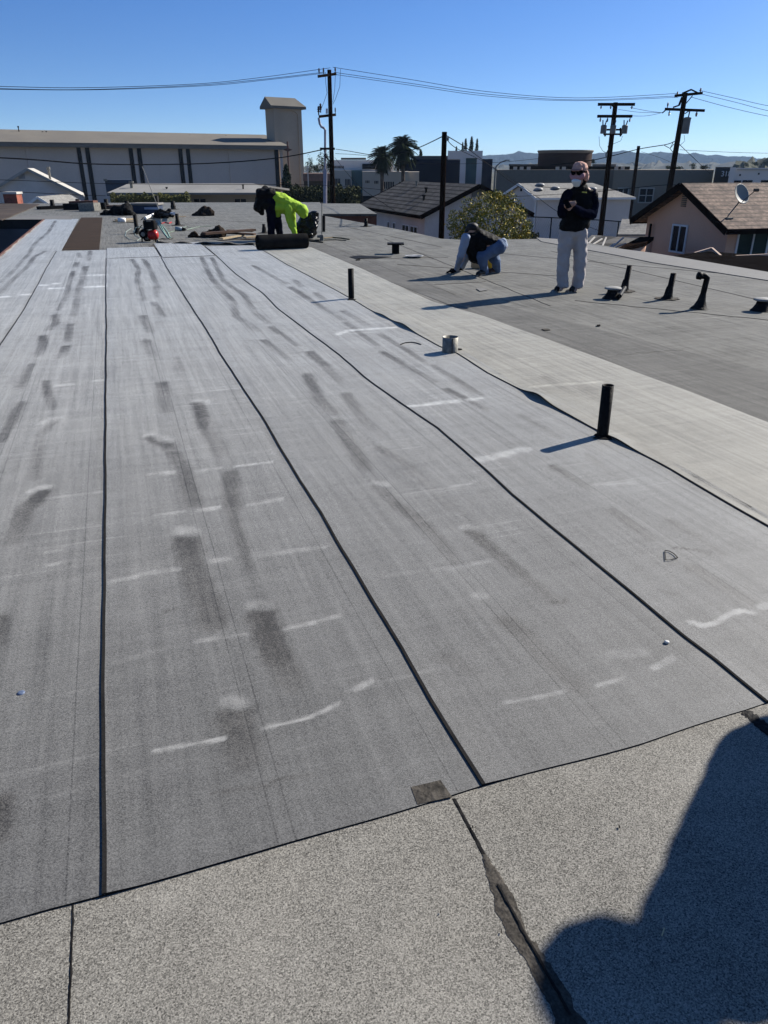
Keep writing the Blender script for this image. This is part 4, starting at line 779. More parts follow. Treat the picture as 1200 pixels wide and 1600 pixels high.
for u in (893, 897, 915, 940, 955, 962, 948, 921): mb.bar(W(u, 388+random.uniform(-3, 3), 29), W(u+random.uniform(6, 22), 372+random.uniform(-2, 9), 30), .05, .04)
one(mb, 'timber_pile', M_conc, 'loose pale timbers leaning on the low shed roof behind the standing man', 'timber')
# chain link fence
fp = [(806, 338), (862, 340), (898, 342), (940, 344), (967, 346), (1010, 349)]
fe = thing('chain_link_fence', W(900, 365, 48)*1, 'dark chain link fence in front of the pale skylight house', 'fence')
mb = MB(); mb.tube([W(u, v, 50) for u, v in fp], .035, 6); mb.build('top_rail', M_wire, fe)
for u, v in fp: mb = MB(); p = W(u, v, 50); mb.tube([p, Vector((p.x, p.y, GZ))], .04, 6); mb.build('post', M_wire, fe)
mb = MB()
for i in range(60):
    t = i/60*len(fp); u = lerp(806, 1010, i/60); vv = lerp(338, 349, i/60)
    for s_ in (-1, 1):
        a = W(u, vv, 50); b = W(u+s_*22, 385, 50); mb.bar(a, b, .004, .004)
mb.build('mesh', M_wire, fe)
# smaller background houses around the tree belt
Y0 = 78
tr_ = simple_building('red_tile_building', 'rust roofed low building between the bell tower and the pole', 'building', 487, Y0)
pxbox(tr_, 'wall', M_taupe2, 474, 515, 283, 330, Y0, 8, GZ); pxbox(tr_, 'roof', mat('rust_tiles', (0.20, 0.12, 0.09), .9, (0.1, .07, .06), 2), 473, 516, 271, 282.9, Y0-.5, 9)
pxbox(tr_, 'lamp_column', M_conc, 480, 481.6, 258, 300, Y0-3, .15, GZ)
# ================================================================ trees and plants
M_leafdark = mat('dark_foliage', (0.035, 0.055, 0.022), 0.8, (0.015, 0.026, 0.012), 1.5)
M_leaf = mat('olive_foliage', (0.045, 0.05, 0.02), 0.85, (0.02, 0.024, 0.01), 1.2)
M_citrus = mat('citrus_foliage', (0.20, 0.19, 0.03), 0.8, (0.045, 0.065, 0.015), 1.9, detail=6)
M_citrusy = mat('yellow_leaf', (0.60, 0.42, 0.02), 0.6, (0.34, 0.26, 0.03), 3)
M_palm = mat('palm_frond', (0.022, 0.028, 0.013), 0.9, (0.012, 0.017, 0.009), 1)
M_trunk = mat('bark', (0.11, 0.085, 0.065), 0.9, (0.06, 0.045, 0.035), 4)
M_hedge = mat('yellow_green_hedge', (0.13, 0.12, 0.025), 0.85, (0.04, 0.05, 0.015), 0.8, detail=6)
def leaves(n, fn, size, rnd, asp=1.6):
    mb = MB(); V = []; Fc = []
    for i in range(n):
        c_, nrm = fn(rnd); d = Vector((rnd.gauss(0, 1), rnd.gauss(0, 1), rnd.gauss(0, 1))).normalized(); nn = (nrm*0.6+Vector((rnd.gauss(0, .7), rnd.gauss(0, .7), rnd.gauss(0, .7)))).normalized()
        X = nn.cross(d).normalized(); Y = nn.cross(X); s_ = size*rnd.uniform(.6, 1.3); o = len(V)
        V += [c_-X*s_*asp*.5, c_-Y*s_*.3, c_+X*s_*asp*.5, c_+Y*s_*.3]; Fc.append((o, o+1, o+2, o+3))
    mb.add(V, Fc); return mb
def build_flat(mb, name, m, root):   # foliage: skip the normal recalculation
    me = bpy.data.meshes.new(name); pl = Vector((0, 0, 0)); q = root
    while q is not None: pl = pl+Vector(q.location); q = q.parent
    me.from_pydata([tuple(p-pl) for p in mb.v], [], mb.f); ms = m if isinstance(m, (list, tuple)) else [m]
    for k in ms: me.materials.append(k)
    if len(ms) > 1: me.polygons.foreach_set('material_index', mb.mi)
    o = bpy.data.objects.new(name, me); C.objects.link(o); o.parent = root; return o
def clumpy(c_, rx, ry, rz, k, rnd, cs=0.38):
    cl = []
    for i in range(k):
        a = rnd.uniform(0, 2*math.pi); ph = rnd.uniform(-1, 1); r = rnd.uniform(.35, .95)
        s_ = math.sqrt(1-ph*ph); cl.append((Vector((c_.x+rx*r*s_*math.cos(a), c_.y+ry*r*s_*math.sin(a), c_.z+rz*r*ph)), rnd.uniform(.6, 1.2)*cs))
    def fn(rnd):
        q, s_ = rnd.choice(cl); v = Vector((rnd.gauss(0, 1), rnd.gauss(0, 1), rnd.gauss(0, 1))).normalized(); r = rnd.uniform(.55, 1)**.5*s_
        return q+Vector((v.x*rx*r, v.y*ry*r, v.z*rz*r)), v
    return fn
def tree(name, base, top_c, rx, ry, rz, n, size, m, label, cat='tree', group=None, k=26, seed=1, trunk=True, cs=.38):
    rnd = random.Random(seed); root = thing(name, base, label, cat, group)
    if trunk:
        mb = MB(); tc_ = Vector(top_c); mb.tube([base, base.lerp(tc_, .5)+Vector((.05, .02, 0)), tc_], [rz*.09, rz*.07, rz*.03], 8)
        for i in range(5):
            a = i*1.3; s_ = base.lerp(tc_, .45+.1*i); mb.tube([s_, s_+Vector((math.cos(a)*rx*.6, math.sin(a)*ry*.6, rz*.5))], [rz*.04, rz*.012], 6)
        mb.build('trunk', M_trunk, root)
    mb = leaves(n, clumpy(top_c, rx, ry, rz, k, rnd, cs), size, rnd)
    if isinstance(m, list): mb.mi = [1 if (rnd.random() < .16) else 0 for _ in mb.f]
    build_flat(mb, 'crown', m, root); return root
gp = lambda u, Y: Vector((*W(u, 263, Y)[:2], GZ))
# citrus tree at the roof edge, lobed outline
def citrus():
    rnd = random.Random(5); Y = 25.0; base = gp(765, Y); root = thing('citrus_tree', base, 'round yellow green citrus tree rising just behind the roof edge', 'tree')
    lob = [(722, 352, 20), (741, 338, 22), (760, 322, 20), (778, 318, 17), (796, 332, 22), (810, 352, 19), (770, 350, 32), (742, 365, 26), (800, 368, 26), (715, 366, 14), (821, 368, 12), (708, 338, 9), (733, 319, 11), (762, 308, 9), (776, 306, 8), (795, 311, 10), (812, 330, 9), (826, 352, 7), (704, 352, 8), (755, 392, 30), (785, 395, 32)]
    cl = [(W(u, v, Y+rnd.uniform(-.35, .5)), r*Y/1230) for u, v, r in lob]
    def fn(rnd):
        q, s_ = rnd.choices(cl, [c[1]**2 for c in cl])[0]; v = Vector((rnd.gauss(0, 1), rnd.gauss(0, 1), rnd.gauss(0, 1))).normalized(); r = rnd.uniform(.5, 1.0)**.8*rnd.choice((1, 1, 1.15, 1.3))
        return q+v*s_*r, v
    mb = leaves(10500, fn, .055, rnd, 1.8); mb.mi = [1 if rnd.random() < .2 else 0 for _ in mb.f]; build_flat(mb, 'crown', [M_citrus, M_citrusy], root)
    mb = MB(); c0 = Vector((base.x, base.y, -1.0)); mb.tube([base, base.lerp(c0, .6), c0], [.12, .1, .06], 8)
    for i in range(9): a = i*.7; mb.tube([c0, c0+Vector((math.cos(a)*.5, math.sin(a)*.5, .6)), c0+Vector((math.cos(a)*.9, math.sin(a)*.9, 1.1+.3*math.sin(i*2)))], [.05, .03, .01], 6)
    mb.build('trunk', M_trunk, root)
citrus()
def palm(u, v, r, Y, label, seed):
    rnd = random.Random(seed); base = gp(u, Y); c_ = W(u, v, Y); root = thing('palm_tree', base, label, 'palm tree', 'palms behind the white modern block'); s_ = Y/1273
    mb = MB(); mb.tube([base, base.lerp(c_, .5), c_], [.24, .2, .24], 10); mb.build('trunk', M_trunk, root)
    mb = MB(); R_ = r*s_*1.12
    for i in range(150):
        a = rnd.uniform(0, 2*math.pi); el = rnd.uniform(-1.15, 1.4); d = Vector((math.cos(a)*math.cos(el), math.sin(a)*math.cos(el), math.sin(el))); Lf = R_*rnd.uniform(.85, 1.12)
        pts = [c_+d*Lf*t-Vector((0, 0, 1))*Lf*.42*t*t*(1.1 if el > .2 else .8) for t in np.linspace(0, 1, 8)]
        side = d.cross(UP); side = side.normalized() if side.length > .01 else Vector((1, 0, 0))
        for j in range(7):
            p, q = pts[j], pts[j+1]
            for k in range(4):
                b = p.lerp(q, k/4); ln = Lf*.27*(1-.5*abs(j/6-.4))
                for sg in (-1, 1):
                    tip = b+side*sg*ln*.75+(q-p).normalized()*ln*.75-UP*ln*.35; wv = (q-p)*.28; mb.add([b, b+wv, tip], [(0, 1, 2)])
        mb.bar(pts[0], pts[4], .05, .05)
    build_flat(mb, 'crown', M_palm, root); return root
palm(597, 241, 19, 92, 'shorter dark palm on the left behind the white modern block', 11)
palm(630, 227, 23, 95, 'taller dark palm on the right behind the white modern block', 12)
def cypress(u, v0, v1, wpx, Y, label, group=None, seed=1, name='cypress_tree'):
    rnd = random.Random(seed); s_ = Y/1270; base = gp(u, Y); root = thing(name, base, label, 'cypress', group); z1, z0 = ZV(v0, Y), (ZV(v1, Y)); p = W(u, 263, Y); r = wpx*s_/2
    mb = MB(); mb.tube([base, Vector((p.x, p.y, z1-.3))], [r*.25, r*.05], 6); mb.build('trunk', M_trunk, root)
    def fn(rnd):
        t = rnd.random()**.8; a = rnd.uniform(0, 6.28); rr = r*min(1, (1-t)*2.2)**.6*(0.75+.25*math.sin(a*3+t*20))*rnd.uniform(.75, 1.05)
        return Vector((p.x+rr*math.cos(a), p.y+rr*math.sin(a), z0+(z1-z0)*t)), Vector((math.cos(a), math.sin(a), 1.5))
    build_flat(leaves(1500, fn, r*.33, rnd, 2.6), 'crown', M_leafdark, root)
cypress(447, 258, 322, 17, 88, 'tall dark cypress in front of the bell tower base', seed=3)
cypress(721.5, 222, 262, 5, 150, 'leftmost and shortest of the cypresses above the framed white block', 'cypresses above the framed block', 4)
cypress(726, 217, 262, 7, 150, 'second from left of the cypresses above the framed white block', 'cypresses above the framed block', 5)
cypress(735, 214, 262, 8, 150, 'tallest cypress above the framed white block', 'cypresses above the framed block', 6)
cypress(743.5, 217, 262, 6.5, 150, 'rightmost cypress above the framed white block', 'cypresses above the framed block', 7)
cypress(712, 229, 262, 5, 150, 'small lone cypress left of the cypress row', seed=8); cypress(657, 234, 262, 7, 140, 'stubby rounded cypress above the navy block', seed=9)
def bgtree(u, v, rpx, hpx, Y, label, m, seed, n=900, group=None):
    s_ = Y/1270; c_ = W(u, v, Y); tree('background_tree', gp(u, Y), c_, rpx*s_, rpx*s_, hpx*s_, n, rpx*s_*.16, m, label, seed=seed, group=group)
bgtree(484, 258, 7, 13, 130, 'thin dark conifer just right of the bell tower', M_leafdark, 21)
bgtree(507, 255, 11, 20, 110, 'dark tree directly behind the left utility pole', M_leafdark, 22)
bgtree(494, 264, 6, 6, 125, 'small dark tree between the conifer and the utility pole', M_leafdark, 23)
bgtree(927, 252.5, 4.5, 3.5, 140, 'small round tree right of the brown drum', M_leafdark, 24)
for k, (u, v, r, hh) in enumerate([(1045, 262, 6, 3), (1083, 260, 6, 5), (1099, 262, 7, 3), (1060, 263, 8, 3), (1105, 261, 4, 4)]): bgtree(u, v, r, hh, 160, ['small distant tree left of the leaning pole top', 'rounder distant tree above the beige wall', 'low distant tree bunch above the beige wall', 'flat distant shrubs right of the leaning pole', 'distant tree left of the dark taupe block'][k], M_leafdark, 30+k, 500)
for k, (u, v, r, hh) in enumerate([(1166, 257, 5, 3.5), (1180, 256, 6, 3), (1196, 254, 7, 4), (1210, 252, 8, 4)]): bgtree(u, v, r, hh, 300, ['dark tree at the left foot of the far hill', 'second dark tree on the far hill slope', 'dark tree on the hill crest at the right edge', 'dark tree beyond the right edge on the hill'][k], M_leafdark, 40+k, 500)
def hedge(name, u0, u1, v0, v1, Y, dep, m, n, size, label, seed, cat='hedge'):
    rnd = random.Random(seed); c_ = gp((u0+u1)/2, Y); root = thing(name, c_, label, cat); z1 = ZV(v0, Y)
    def fn(rnd):
        u = rnd.uniform(u0, u1); p = W(u, 263, Y+rnd.uniform(0, dep)); top = z1+.35*mnoise.noise(Vector((u*.12, 0, seed)))-.15*abs(mnoise.noise(Vector((u*.5, 2, seed))))
        z = lerp(ZV(v1, Y), top, rnd.random()**.7); return Vector((p.x, p.y, z)), (UP-F2*.8).normalized()
    build_flat(leaves(n, fn, size, rnd, 1.7), 'foliage', m, root)
    mb = MB()
    for i in range(8): p = W(lerp(u0, u1, (i+.5)/8), 263, Y+dep*.5); mb.tube([Vector((p.x, p.y, GZ)), Vector((p.x, p.y, (GZ+z1)/2+.3))], .05, 6)
    mb.build('stems', M_trunk, root)
hedge('hedge', 166, 292, 304, 330, 60, 1.2, M_hedge, 6500, .13, 'yellow green hedge along the tan block wall', 3)
hedge('shrub_bank', 452, 562, 293, 330, 64, 5, M_leaf, 7500, .20, 'dusky olive shrubs behind the far roof around the utility pole', 4, 'shrubs')
hedge('shrub_bank', 805, 850, 366, 392, 34, 2, M_leaf, 1500, .10, 'low dark shrubs between the citrus tree and the chain link fence', 6, 'shrubs')

# ================================================================ poles and wires
def pole(u, vt, Y, r, label, name='utility_pole', vb=None):
    p = W(u, vt, Y); base = Vector((p.x, p.y, GZ)); root = thing(name, base, label, 'utility pole'); mb = MB(); mb.tube([base, p], [r, r*.72], 12); mb.build('pole', M_pole, root); return root, p
def arm(root, c_, half, d, th=.06, hh=.07, name='crossarm', tilt=0.0):
    mb = MB(); d = Vector(d).normalized(); mb.bar(c_-d*half-UP*tilt, c_+d*half+UP*tilt, th*2, hh*2); a = mb.build(name, M_pole, root); return a
def insul(root, p, h=.3, r=.06, down=False):
    mb = MB(); s_ = -1 if down else 1; mb.lathe(p, [(r*.4, 0), (r*.4, s_*h*.3), (r, s_*h*.35), (r*.55, s_*h*.5), (r, s_*h*.6), (r*.55, s_*h*.75), (r*.8, s_*h*.85), (0, s_*h)], 8); mb.build('insulator', M_porc, root)
def brace(root, a, b): mb = MB(); mb.bar(a, b, .03, .05); mb.build('brace', M_pole, root)
# pole A
Y = 50; s_ = Y/1260
pa, tA = pole(514.5, 109, Y, .17, 'tall dark utility pole with a grey riser pipe right of the bell tower')
dA = (R2*.62+F2*.78)
arm(pa, W(511.5, 118, Y)-F2*.2, .75, dA, tilt=.12)
for q in (-.68, -.3, .72): insul(pa, W(511.5, 118, Y)-F2*.2+dA.normalized()*q+UP*(.07+.12*q), .32)
arm(pa, W(512, 181, Y)-F2*.2, .7, dA, tilt=.08)
insul(pa, W(498, 180, Y), .5, .09, False); insul(pa, W(501, 176, Y), .5, .09, False); insul(pa, W(524, 178, Y), .35, .05)
mb = MB(); mb.bar(W(511, 178, Y)-F2*.2, W(511, 170, Y)-F2*.2, .12, .12); mb.build('cutout', M_white, pa)
arm(pa, W(512, 232.5, Y)-F2*.22, .45, R2, .05, .06)
mb = MB(); mb.tube([W(508, 330, Y), W(508, 203, Y), W(506, 200, Y), W(502, 198, Y), W(499.5, 193, Y), W(498, 184, Y)], .07, 8); mb.tube([W(508, 330, Y), W(508, 264, Y)], .12, 8); mb.build('riser_pipe', mat('lavender_grey_pipe', (0.33, 0.33, 0.40), .6), pa)
mb = MB()
rnd = random.Random(4)
for i in range(7): a = W(514+rnd.uniform(-9, 9), 243+rnd.uniform(-4, 4), Y-.25); b = W(514+rnd.uniform(-9, 9), 247+rnd.uniform(-5, 5), Y-.25); mb.tube([a, a.lerp(b, .5)-UP*.15, b], .03, 5)
mb.build('splice_bundle', M_wire, pa)
mb = MB(); mb.tube([W(508, 113, Y), W(509, 130, Y), W(511, 145, Y), W(506, 160, Y), W(501, 172, Y)], .012, 4); mb.tube([W(532, 108, Y), W(531, 135, Y), W(524, 155, Y), W(520, 163, Y)], .012, 4); mb.tube([W(524, 116, Y), W(523, 140, Y), W(520, 160, Y)], .012, 4); mb.build('jumper_wire', M_wire, pa)
# pole B plain
pb, tB = pole(694.5, 206, 26, .11, 'plain brown pole without crossarms standing in front of the grey shingled house')
mb = MB(); mb.box(tB+R2*.08-UP*.2, (.05, .05, .05)); mb.build('cable_clamp', M_galv, pb)
# pole C with three transformers
Y = 46; pc, tC = pole(962, 160, Y, .17, 'dark utility pole with two crossarms and three grey transformer cans')
arm(pc, W(961.5, 163.5, Y)-F2*.2, 1.0, R2); arm(pc, W(959, 182, Y)-F2*.2, .95, R2)
for u in (938, 953, 986): insul(pc, W(u, 164.5, Y)-F2*.2, .2, .05, True)
for u in (937, 948, 983): insul(pc, W(u, 183.5, Y)-F2*.2, .24, .055, True)
mb = MB(); mb.bar(W(941, 203, Y)-F2*.25, W(970, 203, Y)-F2*.25, .08, .09); mb.bar(W(941, 210, Y)-F2*.25, W(970, 210, Y)-F2*.25, .08, .09); mb.bar(W(943.5, 200, Y)-F2*.25, W(943.5, 213.5, Y)-F2*.25, .08, .08); mb.bar(W(967.5, 200, Y)-F2*.25, W(967.5, 213.5, Y)-F2*.25, .08, .08); mb.build('transformer_rack', M_pole, pc)
for u in (938.5, 953, 971):
    c_ = W(u, 209.5, Y)-F2*.5; mb = MB(); mb.lathe(c_, [(0, 0), (.15, .0), (.16, .03), (.16, .36), (.17, .38), (.1, .43), (0, .44)], 14); tcn = mb.build('transformer', M_can, pc)
    mb = MB(); mb.tube([c_+UP*.42-R2*.06, c_+UP*.66-R2*.09], .03, 6); mb.tube([c_+UP*.42+R2*.06, c_+UP*.64+R2*.11], .03, 6); mb.build('bushing', M_porc, tcn)
brace(pc, W(962, 172, Y)-F2*.2, W(953, 164, Y)-F2*.2)
mb = MB(); mb.tube([W(936, 213, Y), W(937, 228, Y), W(942, 236, Y), W(950, 240, Y)], .012, 4); mb.tube([W(973, 212, Y), W(970, 220, Y), W(958, 225, Y)], .012, 4); mb.build('jumper_wire', M_wire, pc)
mb = MB(); mb.tube([W(947, 246, Y), W(947, 240, Y), W(951, 233, Y), W(950, 228, Y)], .03, 5); mb.build('splice_bundle', M_wire, pc)
# pole D plain, distant
pd, tD = pole(998, 228, 72, .19, 'plain dark pole standing between the two transformer poles')
# pole E leaning
Y = 50; pE = thing('utility_pole', gp(1042, Y), 'slanted looking utility pole with one big grey transformer above the peach house', 'utility pole')
tE = W(1071, 145, Y); mb = MB(); mb.tube([Vector((*W(1043.5, 310, Y)[:2], GZ)), W(1043.5, 310, Y), tE], [.2, .18, .14], 12); mb.build('pole', M_pole, pE)
a1 = arm(pE, W(1074, 148, Y)-F2*.2, .8, R2, tilt=.07); arm(pE, W(1068, 172, Y)-F2*.2, 1.18, R2, tilt=-.04)
insul(pE, W(1056, 151, Y)-F2*.2, .26); insul(pE, W(1092, 146, Y)-F2*.2, .28); insul(pE, W(1041, 169, Y)-F2*.2, .3); insul(pE, W(1044.5, 173, Y)-F2*.2, .3, .06, True); insul(pE, W(1087, 174, Y)-F2*.2, .3, .08, True)
mb = MB(); mb.bar(W(1066, 146, Y), W(1080, 140, Y), .09, .09); mb.bar(W(1080, 140, Y), W(1092, 146, Y), .07, .07); mb.bar(W(1064, 152, Y)-F2*.2, W(1059, 165, Y)-F2*.2, .1, .1); mb.bar(W(1059, 165, Y)-F2*.2, W(1050, 168, Y)-F2*.2, .08, .08); mb.bar(W(1041, 170, Y)-F2*.2, W(1033, 177, Y)-F2*.2, .06, .06); mb.build('switch_gear', M_pole, pE)
brace(pE, W(1070, 162, Y)-F2*.2, W(1080, 150, Y)-F2*.2); brace(pE, W(1068, 178, Y)-F2*.2, W(1076, 173, Y)-F2*.2)
c_ = W(1066, 209.5, Y)-F2*.45; mb = MB(); mb.lathe(c_, [(0, 0), (.20, .0), (.21, .03), (.21, .78), (.23, .8), (.23, .84), (.1, .88), (0, .88)], 16); tcn = mb.build('transformer', M_can, pE); mb = MB(); mb.tube([c_+UP*.86+R2*.05, c_+UP*1.2+R2*.08], .035, 6); mb.build('bushing', M_porc, tcn)
mb = MB(); mb.tube([W(1069, 211, Y), W(1070, 220, Y), W(1064, 226, Y), W(1057, 229, Y)], .014, 4); mb.tube([W(1053, 240, Y), W(1047, 232, Y), W(1052, 222, Y)], .02, 4); mb.tube([W(1038, 227, Y), W(1047, 232, Y), W(1053, 225, Y)], .02, 4); mb.build('jumper_wire', M_wire, pE)
# street lamp
Yl = 62; sl_ = thing('street_lamp', gp(773, Yl), 'thin curved arm street lamp between the framed block and the taupe building', 'street lamp')
mb = MB(); mb.tube([gp(774, Yl), W(774, 264, Yl), W(776, 259, Yl), W(782, 254, Yl), W(791, 250.5, Yl)], [.1, .07, .05, .045, .04], 8); mb.build('post', M_can, sl_); mb = MB(); mb.box(W(792.5, 250.4, Yl), (.16, .08, .035), (R2, F2, UP)); mb.build('lamp_head', M_can, sl_)
# wires
def wire(px, Ys, r, label, group='overhead wires'):
    n = len(px); us = [p[0] for p in px]; P = []
    for i in range(n-1):
        p0, p1, p2, p3 = [px[max(0, min(n-1, j))] for j in (i-1, i, i+1, i+2)]
        for k in range(6):
            t = k/6; f = lambda a, b, c, d: .5*((2*b)+(-a+c)*t+(2*a-5*b+4*c-d)*t*t+(-a+3*b-3*c+d)*t**3)
            u = f(p0[0], p1[0], p2[0], p3[0]); v = f(p0[1], p1[1], p2[1], p3[1]); Yy = lerp(Ys[0], Ys[1], (u-us[0])/(us[-1]-us[0])); P.append(W(u, v, Yy))
    P.append(W(*px[-1], Ys[1])); mb = MB(); mb.tube(P, r, 5); return one(mb, 'overhead_wire', M_wire, label, 'wire', group)
wire([(-180, 130), (0, 135), (130, 137), (300, 131.5), (400, 122), (516, 106)], (36, 50), .013, 'uppermost wire from the left edge to the tip of the left utility pole')
wire([(-180, 134), (0, 138.5), (130, 140), (300, 133.5), (400, 125), (505, 113)], (36, 50), .013, 'wire just below the uppermost wire at the upper left')
wire([(-180, 136), (0, 139.5), (150, 140.3), (320, 134), (420, 124.5), (509, 114)], (36.5, 50), .012, 'lowest of the three close wires at the upper left')
wire([(520, 105), (640, 124), (760, 143), (900, 153), (1060, 146)], (50, 50), .013, 'upper long wire between the left pole and the slanted pole')
wire([(522, 113), (640, 130), (760, 147), (900, 156), (1057, 150)], (50, 50), .013, 'middle long wire between the left pole and the slanted pole')
wire([(514, 115), (640, 133), (760, 150), (900, 157.5), (1060, 152)], (50, 50.4), .012, 'lower long wire between the left pole and the slanted pole')
wire([(1092, 141), (1150, 154), (1210, 167), (1330, 184)], (50, 52), .013, 'upper wire leaving the slanted pole to the right edge')
wire([(1092, 146), (1150, 160), (1210, 175), (1330, 195)], (50, 52), .013, 'second wire leaving the slanted pole to the right edge')
wire([(1081, 152), (1140, 168), (1210, 183.5), (1330, 206)], (50, 52), .013, 'third wire leaving the slanted pole to the right edge')
wire([(-150, 240), (0, 246.5), (60, 250), (140, 256), (250, 257), (350, 254), (440, 246), (503, 234)], (34, 49.5), .03, 'thick sagging cable crossing the church wall to the left pole')
wire([(-150, 279), (0, 281), (150, 286.5), (300, 288), (440, 288.5), (520, 290), (640, 300), (760, 308), (900, 302)], (38, 55), .014, 'thin cable crossing the gabled house and on to the right')
wire([(-150, 296), (0, 299), (120, 304.5), (165, 306)], (38, 44), .014, 'lowest thin cable across the small gabled house')
wire([(525, 233), (545, 236), (580, 242), (600, 243), (648, 233), (692, 213)], (49.5, 26), .016, 'cable from the left pole rising to the plain brown pole')
wire([(524, 240), (570, 243), (640, 254), (720, 256), (800, 252), (880, 243)], (49.5, 60), .012, 'thin wire from the left pole past the palms')
wire([(696, 211), (730, 232), (770, 262), (800, 285), (842, 309)], (26, 60), .016, 'cable falling from the plain brown pole to the pale skylight house')
wire([(696, 215), (712, 231), (760, 255), (830, 300)], (26, 60), .013, 'second cable falling from the plain brown pole')
wire([(523, 246), (560, 290), (600, 318), (625, 335)], (49.5, 40), .012, 'thin wire falling from the left pole over the shingled roof')
wire([(985, 168), (1010, 173), (1034, 176)], (46, 50), .011, 'upper jumper span between the two transformer poles'); wire([(983, 181), (1010, 181), (1035, 176)], (46, 50), .011, 'lower jumper span between the two transformer poles')
wire([(966, 171), (1000, 175.5), (1033, 176)], (46, 50), .010, 'middle jumper span between the two transformer poles')
wire([(860, 258), (930, 249.5), (998, 233), (1040, 226), (1054, 221)], (60, 50), .025, 'thick cable rising past the two poles to the slanted pole')
wire([(1062, 226), (1085, 248), (1110, 272)], (50, 84), .02, 'steep cable falling right from the slanted pole')
wire([(1062, 234), (1120, 237), (1180, 239), (1300, 241)], (50, 60), .012, 'thin level wire with small splices at the right horizon')
wire([(880, 302), (950, 298), (1040, 289), (1100, 292)], (44, 44), .016, 'cable crossing below the taupe windows')
wire([(845, 292), (930, 297), (1000, 293)], (44, 44), .012, 'thin cable over the skylight roof')
wire([(1002, 237), (1030, 246), (1055, 257), (1080, 270)], (72, 84), .014, 'wire dropping right from the plain dark distant pole')
wire([(840, 308), (870, 330), (910, 350), (940, 362)], (50, 46), .014, 'drooping cable in front of the pale skylight house')
# ================================================================ things standing on the roof
def pipe_flash(u, vb, vt, r, label, lean=(0, 0), boot=0.0, m=None, group=None, name='vent_pipe', n=14, cap=True):
    b = G(u, vb, 0.004); Yc = GY(u, vb); h = ZV(vt, Yc); root = thing(name, b, label, 'vent pipe', group)
    top = b+Vector((0, 0, h))+R2*lean[0]+F2*lean[1]
    mb = MB(); d = (top-b).normalized()
    mb.lathe(b-d*0.02, [(r, 0), (r, (top-b).length+.02), (r*.86, (top-b).length+.02), (r*.82, (top-b).length-.08), (0, (top-b).length-.09)], n, d)
    mb.build('pipe', m or M_black, root, True)
    if boot:
        mb = MB(); mb.lathe(b, [(r*boot*1.6, -.002), (r*boot*1.25, .02), (r*boot, .045), (r*1.25, .12), (r*1.02, .16)], n, d.lerp(UP, .5)); mb.build('tar_boot', M_tar, root, True)
        mb = MB(); rnd = random.Random(int(u)); ring = []
        for k in range(18): a = k*math.pi/9; rr = r*boot*rnd.uniform(2.0, 3.1); ring.append((b.x+rr*math.cos(a), b.y+rr*math.sin(a)))
        mb.prism(ring, 0.004, 0.0105); mb.build('tar_collar', M_tarold, root)
    return root, b, top
pipe_flash(941, 682, 602, .038, 'tallest black open pipe at the curling yellowish sheet edge, nearest the camera', lean=(-0.005, .0), group='black pipes through the new sheets')
pipe_flash(549, 467, 420, .040, 'smaller black open pipe farther up the same seam, its shadow crossing the sheet', group='black pipes through the new sheets')
# ragged bitumen collar where the two pipes come through
for u, v, lb in ((941, 683, 'torn black flap around the foot of the nearest black pipe'), (549, 468, 'torn black flap around the foot of the farther black pipe')):
    b = G(u, v, .012); ring = [(b.x+(.055+.02*math.sin(k*2.7+u))*math.cos(k*.52), b.y+(.055+.02*math.cos(k*1.9))*math.sin(k*.52)) for k in range(12)]
    one(MB().prism(ring, .012, .0155), 'torn_flap', M_edge, lb, 'flap', 'torn flaps at the pipes')
# short galvanised can
b = G(703, 550, .008); r_ = .075; can = thing('metal_collar', b, 'short open galvanised metal collar on the seam between the two black pipes', 'pipe collar')
mb = MB(); mb.lathe(b, [(r_, -.004), (r_, .145), (r_-.003, .145), (r_-.004, .0), (0, .002)], 28); mb.build('sleeve', M_galv, can, True)
mb = MB(); mb.box(b+Vector((-.012, -r_-.0015, .07)), (.004, .002, .07)); mb.build('seam_fold', M_taupe2, can)
b2 = G(716, 546, .01); one(MB().prism([(b2.x+.04*math.cos(a*.7), b2.y+.04*math.sin(a*.7)) for a in range(9)], .01, .0135), 'torn_flap', M_edge, 'small black torn flap right behind the metal collar', 'flap')
# old pipes on the right
LG = 'old black pipes on the right side of the roof'
pipe_flash(975, 455, 415, .038, 'leftmost of the three old black pipes at the right, slightly leaning', lean=(.035, 0), boot=1.5, group=LG)
pipe_flash(1043, 467, 427, .040, 'middle old black pipe at the right with a wide flared tar base', lean=(.03, 0), boot=1.45, group=LG)
b = G(1093, 482, .004); Yc = GY(1093, 482); root = thing('elbow_pipe', b, 'old black pipe with its top bent to the left and a flared tar base', 'vent pipe', LG)
tp = W(1105, 434, Yc); mb = MB(); mb.tube([b, b.lerp(tp, .5), tp, tp+UP*.02-R2*.03, W(1092, 431, Yc)], [.036, .035, .035, .037, .037], 14); mb.tube([W(1096, 431.5, Yc), W(1090, 430.5, Yc)], .045, 14); mb.build('pipe', M_black, root, True)
mb = MB(); mb.lathe(b, [(.115, -.003), (.08, .03), (.05, .10), (.038, .17)], 14, (tp-b).normalized()); mb.build('tar_boot', M_tar, root, True)
def capvent(u, v, lab, s_=1.0):
    b = G(u, v, .004); root = thing('cap_vent', b, lab, 'roof vent', 'low capped roof vents')
    mb = MB(); mb.lathe(b, [(.13*s_, -.002), (.10*s_, .03), (.075*s_, .075), (.065*s_, .12)], 16); mb.build('tar_base', M_tar, root, True)
    mb = MB(); mb.lathe(b+UP*.115*s_, [(0, 0), (.085*s_, 0), (.112*s_, .008), (.112*s_, .022), (.10*s_, .03), (0, .032)], 20); mb.build('cap', mat('zinc_cap', (0.30, .30, .29), .7, (.16, .16, .15), 9, metal=.0), root, True)
